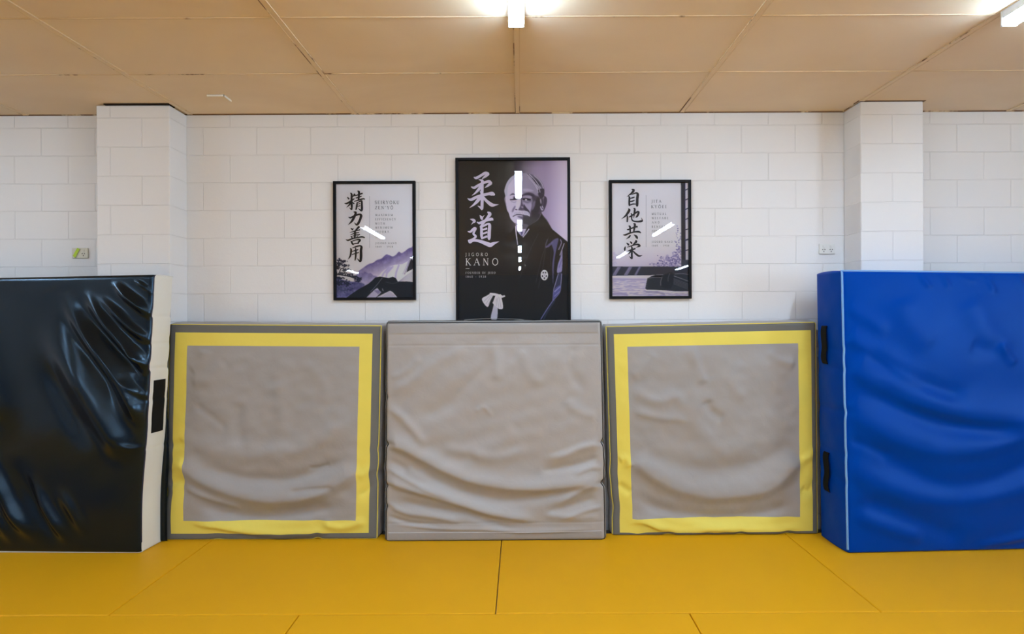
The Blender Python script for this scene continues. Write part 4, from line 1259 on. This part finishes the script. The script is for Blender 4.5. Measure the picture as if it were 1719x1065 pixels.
cv.line([(570, 515), (560, 640), (545, 730), (475, 820)], 4, (150, 146, 186), 0.3)
cv.poly([(482, 705), (555, 645), (545, 730), (472, 815)], (92, 92, 150), 0.4)
cv.line([(490, 720), (550, 665)], 5, (156, 152, 196), 0.3)
cv.line([(485, 775), (545, 720)], 4, (140, 136, 186), 0.3)
cv.line([(475, 815), (400, 925), (326, 1045)], 5, (124, 122, 186), 0.3)
cv.line([(490, 820), (400, 960), (360, 1045)], 8, (56, 62, 92), 0.6, 0.8)
# round crest
cv.poly(arc(370, 530, 42, 60, 0, 345, 23), (222, 216, 228), 0.2)
for i in range(5):
    a_ = math.radians(90 + 72 * i)
    cv.poly(arc(370 + 24 * math.cos(a_), 530 + 36 * math.sin(a_), 8, 12, 0, 330, 11), (52, 48, 54), 0.2)
for i in range(5):
    a_ = math.radians(54 + 72 * i)
    cv.line([(370, 530), (370 + 34 * math.cos(a_), 530 + 50 * math.sin(a_))], 2.2, (120, 112, 126), 0.15, 0.6)
# white tasselled cord
cv.o = (740, 390, 6.87)
W_ = (212, 207, 216)
cv.poly([(474, 772), (520, 738), (580, 708), (606, 722), (572, 790), (545, 860), (508, 838)], W_, 0.25)
cv.poly([(628, 780), (652, 790), (648, 1000), (578, 1000), (600, 880)], (196, 191, 203), 0.25)
cv.poly([(640, 722), (692, 738), (718, 870), (682, 888), (652, 872), (600, 822), (604, 800)], W_, 0.25)
cv.line([(575, 714), (640, 722), (700, 742)], 14, W_, 0.2)
cv.line([(676, 735), (684, 728)], 13, (224, 220, 228), 0.2)
cv.line([(700, 748), (732, 738)], 10, W_, 0.2)
for a_, b_ in (((590, 725), (520, 830)), ((575, 722), (498, 800)), ((600, 735), (545, 840)), ((650, 760), (668, 870)), ((670, 750), (695, 870)), ((640, 770), (640, 850))):
    cv.line([a_, b_], 2.0, (130, 126, 136), 0.2, 0.7)
extra = {'v': [], 'f': [], 'c': []}
KC = (206, 196, 214)
JU = [[(240, 195, 14), (300, 212, 34), (420, 148, 33), (530, 85, 36), (598, 112, 40)], [(598, 112, 40), (530, 170, 32), (450, 232, 12)],
      [(362, 255, 8), (420, 268, 26), (455, 300, 36), (442, 370, 40)],
      [(170, 442, 14), (245, 462, 32), (330, 412, 32), (450, 352, 32), (560, 312, 32), (630, 305, 36), (668, 350, 40)], [(668, 350, 38), (590, 412, 28), (515, 465, 5)],
      [(442, 350, 42), (446, 500, 38), (440, 650, 36)], [(430, 395, 34), (360, 505, 36), (270, 600, 22), (190, 660, 4)], [(390, 552, 5), (425, 600, 20)],
      [(75, 735, 8), (160, 768, 34), (300, 704, 36), (450, 655, 36), (600, 622, 36), (700, 615, 50), (758, 640, 26)],
      [(445, 640, 46), (447, 800, 38), (442, 980, 36), (436, 1025, 18)], [(332, 925, 4), (390, 958, 22), (440, 1000, 30)],
      [(420, 675, 44), (330, 800, 42), (230, 900, 24), (125, 975, 3)], [(470, 700, 30), (560, 800, 36), (690, 900, 46), (785, 902, 22), (870, 890, 2)]]
DO = [[(145, 232, 8), (215, 250, 32), (252, 288, 32), (205, 330, 14), (168, 375, 2)],
      [(80, 545, 8), (150, 552, 28), (235, 475, 32), (280, 475, 28), (238, 565, 26), (228, 612, 26), (284, 672, 28), (222, 738, 28), (140, 790, 44)],
      [(100, 772, 20), (138, 815, 36), (200, 778, 34), (300, 775, 34), (420, 805, 40), (550, 855, 50), (655, 890, 54), (740, 852, 36), (880, 800, 3)],
      [(388, 130, 6), (428, 190, 34), (446, 232, 26)], [(508, 128, 3), (460, 182, 14)],
      [(590, 52, 16), (635, 85, 42), (635, 125, 42), (570, 210, 30), (480, 330, 30), (405, 420, 16)],
      [(315, 306, 10), (380, 332, 30), (480, 288, 32), (600, 248, 34), (690, 232, 38), (722, 252, 18)],
      [(402, 412, 18), (430, 480, 34), (432, 650, 34), (442, 730, 20)], [(420, 440, 20), (520, 385, 26), (600, 352, 26), (638, 385, 36), (628, 550, 42), (624, 700, 40), (626, 750, 22)],
      [(470, 500, 20), (562, 470, 26)], [(470, 602, 20), (566, 566, 26)], [(450, 720, 22), (562, 672, 28)]]
ribbon(JU, conv(780, 285, 15.21), KC, extra)
ribbon(DO, conv(780, 353, 15.21), KC, extra)
c2 = conv(740, 390, 6.87)
text('JIGORO', 285, 541, 240, 275, c2, (226, 222, 230), extra)
text('KANO', 287, 662, 303, 381, c2, (236, 233, 238), extra)
ribbon([[(288, 421, 2.2), (330, 421, 2.2)]], c2, (220, 216, 224), extra)
text('FOUNDER OF JUDO', 287, 630, 458, 480, c2, (214, 210, 220), extra)
text('1860 - 1938', 288, 520, 502, 525, c2, (210, 206, 216), extra)
cv.build(t, extra, 0.0006)

# --- left poster: pine, misty hills and a folded white jacket with its black belt
t, (x0, x1, z0, z1) = poster_frame(558.6, 697.6, 304.0, 503.8, 'white framed poster with misty hills and pine tree, left of the portrait')
cv = Canvas(x0, x1, z0, z1, PD, 0.0030)
PAPER = np.array((216, 210, 213.0))
cv.img[:] = PAPER
cv.o = (540, 395, 8.878)
cx, cy = cv.xy()
nz = waves(cx / 60, cy / 60, 30, 0.4, 5, 3); nz = nz / np.abs(nz).max()
far = cv.blur(cv.mask([(540, 560), (600, 500), (700, 432), (760, 415), (830, 368), (890, 350), (960, 290), (1010, 300), (1060, 318), (1110, 290), (1150, 248), (1190, 268), (1240, 240), (1290, 200), (1330, 188), (1400, 185), (1400, 720), (540, 720)], True), 0.4)
g_ = np.clip((cy - 200 - np.clip(1330 - cx, 0, 900) * 0.36) / 230, 0, 1)
fc = np.array((108, 98, 152.0)) * (1 - g_[..., None]) + np.array((206, 196, 212.0)) * g_[..., None] + nz[..., None] * 26 * (1 - 0.7 * g_[..., None])
cv.img = cv.img * (1 - far[..., None]) + fc * far[..., None]
near = cv.blur(cv.mask([(520, 600), (560, 570), (620, 560), (645, 542), (690, 570), (730, 565), (770, 600), (830, 620), (800, 720), (600, 930), (500, 940), (520, 700)], True), 0.5)
g_ = np.clip((cy - 560) / 160, 0, 1)
fc = np.array((112, 104, 156.0)) * (1 - g_[..., None]) + np.array((180, 172, 200.0)) * g_[..., None] + nz[..., None] * 22
cv.img = cv.img * (1 - near[..., None] * 0.9) + fc * near[..., None] * 0.9
slope = cv.blur(cv.mask([(200, 640), (300, 660), (420, 690), (540, 700), (640, 740), (560, 850), (480, 950), (200, 950)], True), 0.8)
fc = np.array((92, 90, 138.0)) + nz[..., None] * 46 + np.clip((cy - 820) / 120, 0, 1)[..., None] * np.array((30, 34, 44.0))
cv.img = cv.img * (1 - slope[..., None]) + fc * slope[..., None]
dk = (34, 36, 50)
for i, (ex, ey, er, eq) in enumerate(((265, 378, 55, 16), (330, 392, 30, 10), (280, 430, 70, 22), (350, 452, 40, 14), (240, 480, 30, 18), (360, 520, 60, 14), (300, 575, 60, 20), (420, 592, 60, 18), (480, 625, 55, 18), (550, 650, 45, 14), (540, 685, 40, 10), (270, 640, 60, 16), (300, 690, 90, 20), (380, 730, 50, 20), (250, 720, 40, 30))):
    cv.blobs(26, (lambda r, ex=ex, ey=ey, er=er, eq=eq: (ex + r.normal() * er * .55, ey + r.normal() * eq * .6)), 7, 15, [dk, (44, 46, 66)], 60 + i, 0.9, 0.15)
for pts, w in (([(205, 640), (222, 580), (212, 520), (240, 470), (262, 430)], 12), ([(218, 600), (262, 560), (285, 505), (330, 490)], 7), ([(228, 580), (320, 600), (430, 620), (540, 660)], 7), ([(232, 500), (222, 450), (250, 400)], 6)):
    cv.line(pts, w, dk, 0.2)
cv.blobs(70, (lambda r: (r.uniform(215, 470), r.uniform(760, 860))), 6, 14, [(44, 56, 76), (70, 80, 110), (110, 112, 150)], 91, 0.6, 0.2)
white = (220, 214, 222)
cv.poly([(740, 700), (790, 640), (850, 610), (900, 545), (1000, 468), (1100, 440), (1200, 432), (1270, 395), (1330, 350), (1400, 400), (1400, 700), (1150, 700), (1060, 640), (900, 630)], white, 0.3, sm=False)
for a_, b_, c_ in (((1000, 480), (930, 560), (900, 620)), ((1060, 470), (980, 560), (960, 620)), ((1150, 450), (1110, 560), (1100, 640))):
    cv.line([a_, b_, c_], 12, (168, 158, 196), 0.6, 0.7)
cv.poly([(980, 470), (1050, 480), (1010, 540), (950, 570)], (178, 168, 204), 0.7, 0.7)
cv.line([(1310, 370), (1280, 470), (1235, 580)], 7, (150, 142, 170), 0.25)
cv.line([(1290, 385), (1255, 480), (1210, 580)], 3, (160, 152, 180), 0.2)
cv.poly([(1330, 350), (1400, 410), (1400, 480), (1260, 556)], (44, 46, 58), 0.25, sm=False)
for i in range(7):
    cv.line([(1400, 520 + i * 24), (1270, 600 + i * 17), (1150, 690 + i * 4)], 3, (140, 134, 160), 0.2, 0.8)
BK = (36, 39, 46)
cv.poly([(360, 940), (450, 872), (560, 800), (700, 722), (760, 670), (800, 630), (870, 617), (930, 628), (1000, 640), (1060, 620), (1105, 640), (1135, 692), (1260, 690), (1400, 702), (1400, 945)], BK, 0.25, sm=False)
cv.line([(900, 640), (840, 720), (770, 800), (730, 840)], 4, (110, 110, 130), 0.25)
cv.line([(1140, 700), (1060, 720), (960, 700)], 4, (70, 74, 86), 0.4)
cv.line([(905, 800), (915, 830)], 5, (160, 156, 172), 0.3)
cv.poly([(660, 940), (720, 880), (780, 820), (830, 786), (862, 830), (890, 850), (850, 890), (800, 940)], (190, 184, 208), 0.3, sm=False)
cv.poly([(770, 820), (860, 822), (880, 850), (840, 880)], (136, 130, 172), 0.4, sm=False)
cv.poly([(800, 940), (900, 885), (1020, 828), (1060, 850), (1130, 930), (1100, 945)], (206, 200, 216), 0.3, sm=False)
for i in range(7):
    cv.line([(1040 + i * 12 - 30, 840 + i * 10), (900 + i * 30, 930)], 3, (140, 134, 164), 0.2, 0.7)
extra = {'v': [], 'f': [], 'c': []}
INK = (26, 27, 32)
SEI = [[(155, 270, 12), (190, 312, 24)], [(242, 152, 16), (268, 200, 28), (264, 350, 28), (270, 500, 28), (272, 605, 18)], [(205, 550, 4), (262, 605, 22)],
       [(350, 188, 28), (312, 240, 14), (285, 265, 6)], [(75, 435, 8), (132, 440, 22), (220, 392, 24), (340, 308, 14)], [(250, 405, 28), (200, 482, 20), (125, 552, 3)], [(288, 405, 8), (330, 442, 20)],
       [(350, 232, 10), (450, 200, 18), (560, 163, 20)], [(440, 95, 18), (470, 130, 30), (465, 250, 26), (458, 345, 24)], [(385, 290, 12), (470, 266, 18), (535, 240, 14)], [(335, 385, 8), (450, 352, 18), (580, 312, 20), (628, 322, 14)],
       [(420, 412, 14), (414, 480, 24), (396, 580, 22), (382, 615, 12)], [(420, 422, 12), (500, 382, 16), (545, 378, 24), (550, 480, 28), (552, 600, 30), (540, 650, 16)], [(450, 575, 4), (522, 632, 24)],
       [(430, 462, 10), (500, 440, 13)], [(430, 522, 10), (500, 502, 15)],
       [(190, 815, 12), (240, 832, 22), (360, 775, 24), (480, 740, 24), (528, 775, 36), (502, 880, 32), (452, 985, 34), (402, 1025, 24), (340, 962, 4)], [(330, 672, 14), (382, 692, 30), (350, 790, 34), (280, 920, 30), (170, 1035, 3)]]
ZEN = [[(250, 92, 12), (290, 122, 24), (300, 140, 12)], [(330, 85, 4), (302, 120, 10)], [(468, 50, 30), (412, 112, 24), (360, 172, 22)], [(225, 205, 8), (350, 168, 14), (490, 132, 15)], [(240, 270, 8), (350, 228, 16), (470, 205, 13)],
       [(360, 172, 28), (360, 270, 30), (350, 365, 24)], [(242, 322, 6), (370, 282, 13), (490, 260, 15)], [(255, 312, 14), (292, 372, 16)], [(450, 290, 10), (400, 342, 10)], [(110, 402, 8), (172, 420, 22), (290, 376, 19), (430, 347, 17), (550, 327, 21), (620, 347, 20)],
       [(250, 442, 14), (290, 512, 26), (318, 540, 14)], [(270, 452, 12), (380, 412, 15), (470, 402, 24), (498, 422, 26), (450, 482, 22)], [(300, 530, 14), (380, 507, 15), (460, 507, 15)],
       [(240, 642, 14), (255, 690, 26), (240, 820, 24), (210, 890, 18), (165, 950, 3)], [(295, 630, 10), (400, 592, 19), (500, 572, 20), (540, 610, 32), (525, 700, 36), (525, 880, 38), (503, 998, 28), (415, 915, 4)],
       [(280, 730, 10), (360, 702, 15), (445, 680, 15)], [(280, 815, 10), (380, 782, 15), (460, 757, 15)], [(375, 630, 14), (386, 750, 25), (376, 900, 22), (360, 975, 12)]]
ribbon(SEI, conv(574, 315, 16.38), INK, extra)
ribbon(ZEN, conv(574, 378, 16.38), INK, extra)
c3 = conv(540, 290, 8.878); c4 = conv(540, 395, 8.878)
GREY = (58, 57, 64)
for s_, a_, b_, ya, yb in (('SEIRYOKU', 795, 1157, 422, 468), ("ZEN'YŌ", 797, 1066, 500, 545), ('MAXIMUM', 800, 1060, 618, 648), ('EFFICIENCY', 800, 1105, 681, 711), ('WITH', 800, 940, 744, 774), ('MINIMUM', 800, 1055, 805, 835), ('EFFORT.', 800, 1022, 869, 899)):
    text(s_, a_, b_, ya, yb, c3, GREY, extra, 1.15)
text('JIGORO KANO', 802, 1115, 108, 133, c4, GREY, extra, 1.15)
text('1860 - 1938', 802, 1062, 161, 185, c4, GREY, extra, 1.15)
ribbon([[(715, 350, 2.2), (715, 1120, 2.2)]], c3, (140, 138, 144), extra)
ribbon([[(800, 970, 1.8), (850, 970, 1.8)]], c3, (140, 138, 144), extra)
cv.build(t, extra, 0.0006)

# --- right poster: black belt on a matted floor by a paper screen
t, (x0, x1, z0, z1) = poster_frame(1022.6, 1161.4, 302.3, 501.6, 'white framed poster with a black belt lying on a floor, right of the portrait')
cv = Canvas(x0, x1, z0, z1, PD, 0.0030)
cv.img[:] = np.array((212, 208, 212.0))
cv.o = (1005, 395, 8.878)
cx, cy = cv.xy()
cv.img += (np.array((-14, -18, -4.0)) * np.clip((cy - 150) / 320, 0, 1)[..., None])
FO = [(112, 104, 156), (92, 84, 140), (146, 138, 180)]
cv.blobs(150, (lambda r: (r.normal() * 85 + 1060, min(462, 390 + r.normal() * 45))), 7, 15, FO, 5, 0.75, 0.25)
cv.blobs(70, (lambda r: (r.normal() * 35 + 1175, min(462, 300 + r.normal() * 90))), 7, 15, FO, 6, 0.75, 0.25)
cv.blobs(26, (lambda r: (r.normal() * 22 + 1185, 60 + r.normal() * 90)), 6, 12, FO, 7, 0.75, 0.25)
cv.blobs(26, (lambda r: (r.normal() * 70 + 880, min(462, 440 + r.normal() * 14))), 6, 11, FO, 8, 0.6, 0.25)
cv.blobs(22, (lambda r: (r.uniform(980, 1190), r.uniform(300, 440))), 6, 10, [(206, 198, 216)], 9, 0.7, 0.25)
cv.blobs(20, (lambda r: (230 + r.normal() * 20, r.uniform(260, 440))), 8, 18, [(176, 166, 200)], 10, 0.5, 0.6)
cv.poly([(180, 468), (1400, 468), (1400, 590), (900, 596), (180, 608)], (58, 62, 76), 0.25, sm=False)
for a_ in (270, 440, 590):
    w_ = 26 if a_ < 580 else 14
    cv.poly([(a_ + 10, 472), (a_ + 10 + 2 * w_, 472), (a_ - 40 + w_, 598), (a_ - 55 - w_ * .4, 598)], (150, 144, 182), 0.6, 0.85, sm=False)
    cv.line([(a_ - 40, 600), (a_ + 40, 480)], 4, (88, 86, 120), 0.5, 0.6)
fl = (cy > 602).astype(float)
fl = cv.blur(cv.mask([(180, 606), (1400, 590), (1400, 960), (180, 960)], False), 0.3)
st = 0.5 + 0.5 * np.sin(cy / 11 + 1.6 * np.sin(cx / 190) + waves(cx / 300, cy / 30, 14, 0.4, 3, 8) * 0.9)
big = smooth(600, 640, cy) * (1 - smooth(640, 700, cy))
fc = np.array((214, 208, 220.0)) * (1 - (0.55 * st * smooth(640, 700, cy))[..., None]) + np.array((140, 132, 178.0)) * (0.55 * st * smooth(640, 700, cy))[..., None]
cv.img = cv.img * (1 - fl[..., None]) + fc * fl[..., None]
cv.line([(215, 655), (450, 660), (700, 662)], 14, (150, 142, 184), 0.8, 0.7)
cv.line([(215, 880), (330, 870), (420, 885)], 14, (150, 142, 186), 0.8, 0.7)
cv.poly([(725, 645), (790, 610), (860, 590), (960, 588), (1020, 565), (1080, 550), (1120, 575), (1180, 572), (1400, 580), (1400, 835), (1150, 838), (1000, 822), (720, 818), (694, 795)], (52, 57, 68), 0.25, sm=False)
cv.poly([(780, 632), (860, 604), (950, 600), (930, 635)], (26, 28, 34), 0.25, sm=False)
cv.line([(730, 640), (860, 630), (940, 634)], 3, (150, 150, 166), 0.2)
cv.line([(860, 592), (960, 590)], 3, (140, 140, 156), 0.2)
cv.poly([(930, 640), (960, 600), (1080, 550), (1118, 600), (1110, 720), (1060, 800), (925, 760)], (44, 48, 58), 0.3)
cv.line([(945, 625), (925, 690), (925, 750)], 4, (150, 150, 168), 0.25, 0.8)
cv.line([(1060, 570), (1035, 640), (1035, 690)], 3, (120, 122, 140), 0.25, 0.8)
cv.line([(1135, 580), (1240, 574), (1356, 590)], 3, (150, 150, 166), 0.2)
cv.line([(1125, 610), (1240, 650), (1360, 695)], 4, (150, 150, 166), 0.2, 0.9)
for i in range(5):
    for j in range(15):
        cv.line([(1118 + j * 16, 650 + i * 19 + j * 6.0), (1126 + j * 16, 652 + i * 19 + j * 6.0)], 2.6, (146, 148, 164), 0.12, 0.8)
for i in range(6):
    cv.line([(716 - i * 3, 660 + i * 26), (740 - i * 3, 658 + i * 26)], 2.4, (130, 130, 150), 0.15, 0.7)
cv.line([(705, 822), (900, 826), (1100, 850), (1380, 860)], 7, (226, 222, 230), 0.3)
cv.line([(705, 845), (850, 850), (980, 880)], 7, (110, 104, 150), 0.5, 0.7)
# paper screen at the right edge
cv.o = (1005, 290, 8.878)
cv.poly([(1285, 90), (1400, 90), (1400, 1360), (1285, 1360)], (206, 202, 212), 0.2, sm=False)
cv.poly([(1224, 90), (1286, 90), (1290, 1380), (1232, 1380)], (44, 48, 58), 0.25, sm=False)
for yy in (250, 398, 540, 690, 840, 990, 1000 + 0, 1150):
    cv.line([(1285, yy + 14), (1350, yy - 18 if yy < 700 else yy - 4)], 7, (48, 50, 78), 0.2)
cv.line([(1352, 90), (1356, 1370)], 9, (40, 44, 66), 0.2)
cv.line([(1287, 90), (1292, 1370)], 6, (60, 60, 96), 0.2)
cv.poly([(1230, 1300), (1400, 1300), (1400, 1420), (1230, 1420)], (62, 66, 80), 0.3, sm=False)
extra = {'v': [], 'f': [], 'c': []}
INK = (36, 38, 46)
JI = [[(372, 65, 14), (420, 92, 34), (370, 170, 28), (300, 222, 16), (230, 275, 2)], [(280, 262, 12), (305, 292, 26), (300, 420, 26), (305, 500, 26), (320, 515, 12)], [(360, 225, 4), (430, 184, 16), (500, 168, 24), (533, 210, 36), (520, 330, 36), (515, 500, 36), (510, 535, 16)],
      [(330, 315, 14), (390, 300, 19), (440, 280, 14)], [(330, 405, 14), (390, 390, 19), (440, 370, 14)], [(310, 502, 16), (400, 472, 19), (470, 472, 14)],
      [(280, 602, 14), (300, 640, 34), (250, 730, 32), (180, 812, 22), (80, 885, 2)], [(240, 780, 12), (250, 850, 24), (242, 958, 20)], [(290, 825, 8), (330, 815, 20), (440, 742, 20), (530, 682, 24), (558, 712, 28), (520, 800, 28), (480, 840, 12)], [(420, 590, 12), (450, 612, 26), (440, 720, 24), (420, 855, 7)],
      [(350, 730, 14), (370, 780, 20), (366, 880, 18), (410, 938, 20), (520, 954, 23), (620, 945, 28), (660, 928, 18), (630, 840, 2)]]
KE = [[(245, 190, 14), (280, 190, 20), (390, 147, 19), (500, 112, 25), (518, 128, 16)], [(290, 92, 16), (320, 122, 26), (325, 262, 22)], [(420, 28, 14), (455, 52, 30), (440, 142, 28), (425, 252, 22)], [(130, 340, 8), (200, 335, 24), (320, 287, 21), (450, 256, 21), (560, 252, 27), (613, 280, 16)],
      [(325, 355, 20), (290, 400, 22), (210, 455, 2)], [(430, 335, 8), (490, 380, 32), (515, 428, 26), (515, 448, 10)], [(230, 560, 12), (270, 600, 26), (285, 630, 10)], [(325, 525, 12), (360, 560, 24), (365, 588, 10)], [(470, 492, 14), (490, 522, 32), (430, 582, 18), (380, 625, 5)],
      [(190, 665, 14), (175, 730, 26), (180, 780, 8)], [(240, 677, 8), (350, 642, 15), (480, 602, 19), (550, 607, 27), (588, 640, 24), (530, 667, 14), (480, 685, 3)], [(265, 777, 10), (340, 757, 22), (460, 717, 21)], [(360, 650, 14), (376, 720, 26), (370, 850, 26), (370, 980, 26), (370, 1000, 14)], [(300, 925, 4), (352, 980, 20)],
      [(340, 790, 22), (300, 840, 16), (255, 870, 4)], [(400, 780, 16), (480, 860, 26), (570, 918, 24), (660, 900, 3)]]
ribbon(JI, conv(1038, 314, 16.38), INK, extra)
ribbon(KE, conv(1038, 374, 16.38), INK, extra)
c5 = conv(1005, 290, 8.878); c6 = conv(1005, 395, 8.878)
for s_, a_, b_, ya, yb in (('JITA', 788, 930, 407, 447), ('KYŌEI', 784, 1006, 487, 530), ('MUTUAL', 788, 1005, 600, 630), ('WELFARE', 790, 1035, 663, 693), ('AND', 792, 905, 728, 757), ('BENEFIT', 790, 1020, 792, 821), ('FOR ALL.', 792, 990, 857, 886)):
    text(s_, a_, b_, ya, yb, c5, GREY, extra, 1.15)
text('JIGORO KANO', 792, 1100, 87, 112, c6, GREY, extra, 1.15)
text('1860 - 1938', 792, 1047, 144, 168, c6, GREY, extra, 1.15)
ribbon([[(707, 338, 2.2), (707, 1110, 2.2)]], c5, (140, 138, 144), extra)
cv.build(t, extra, 0.0006)
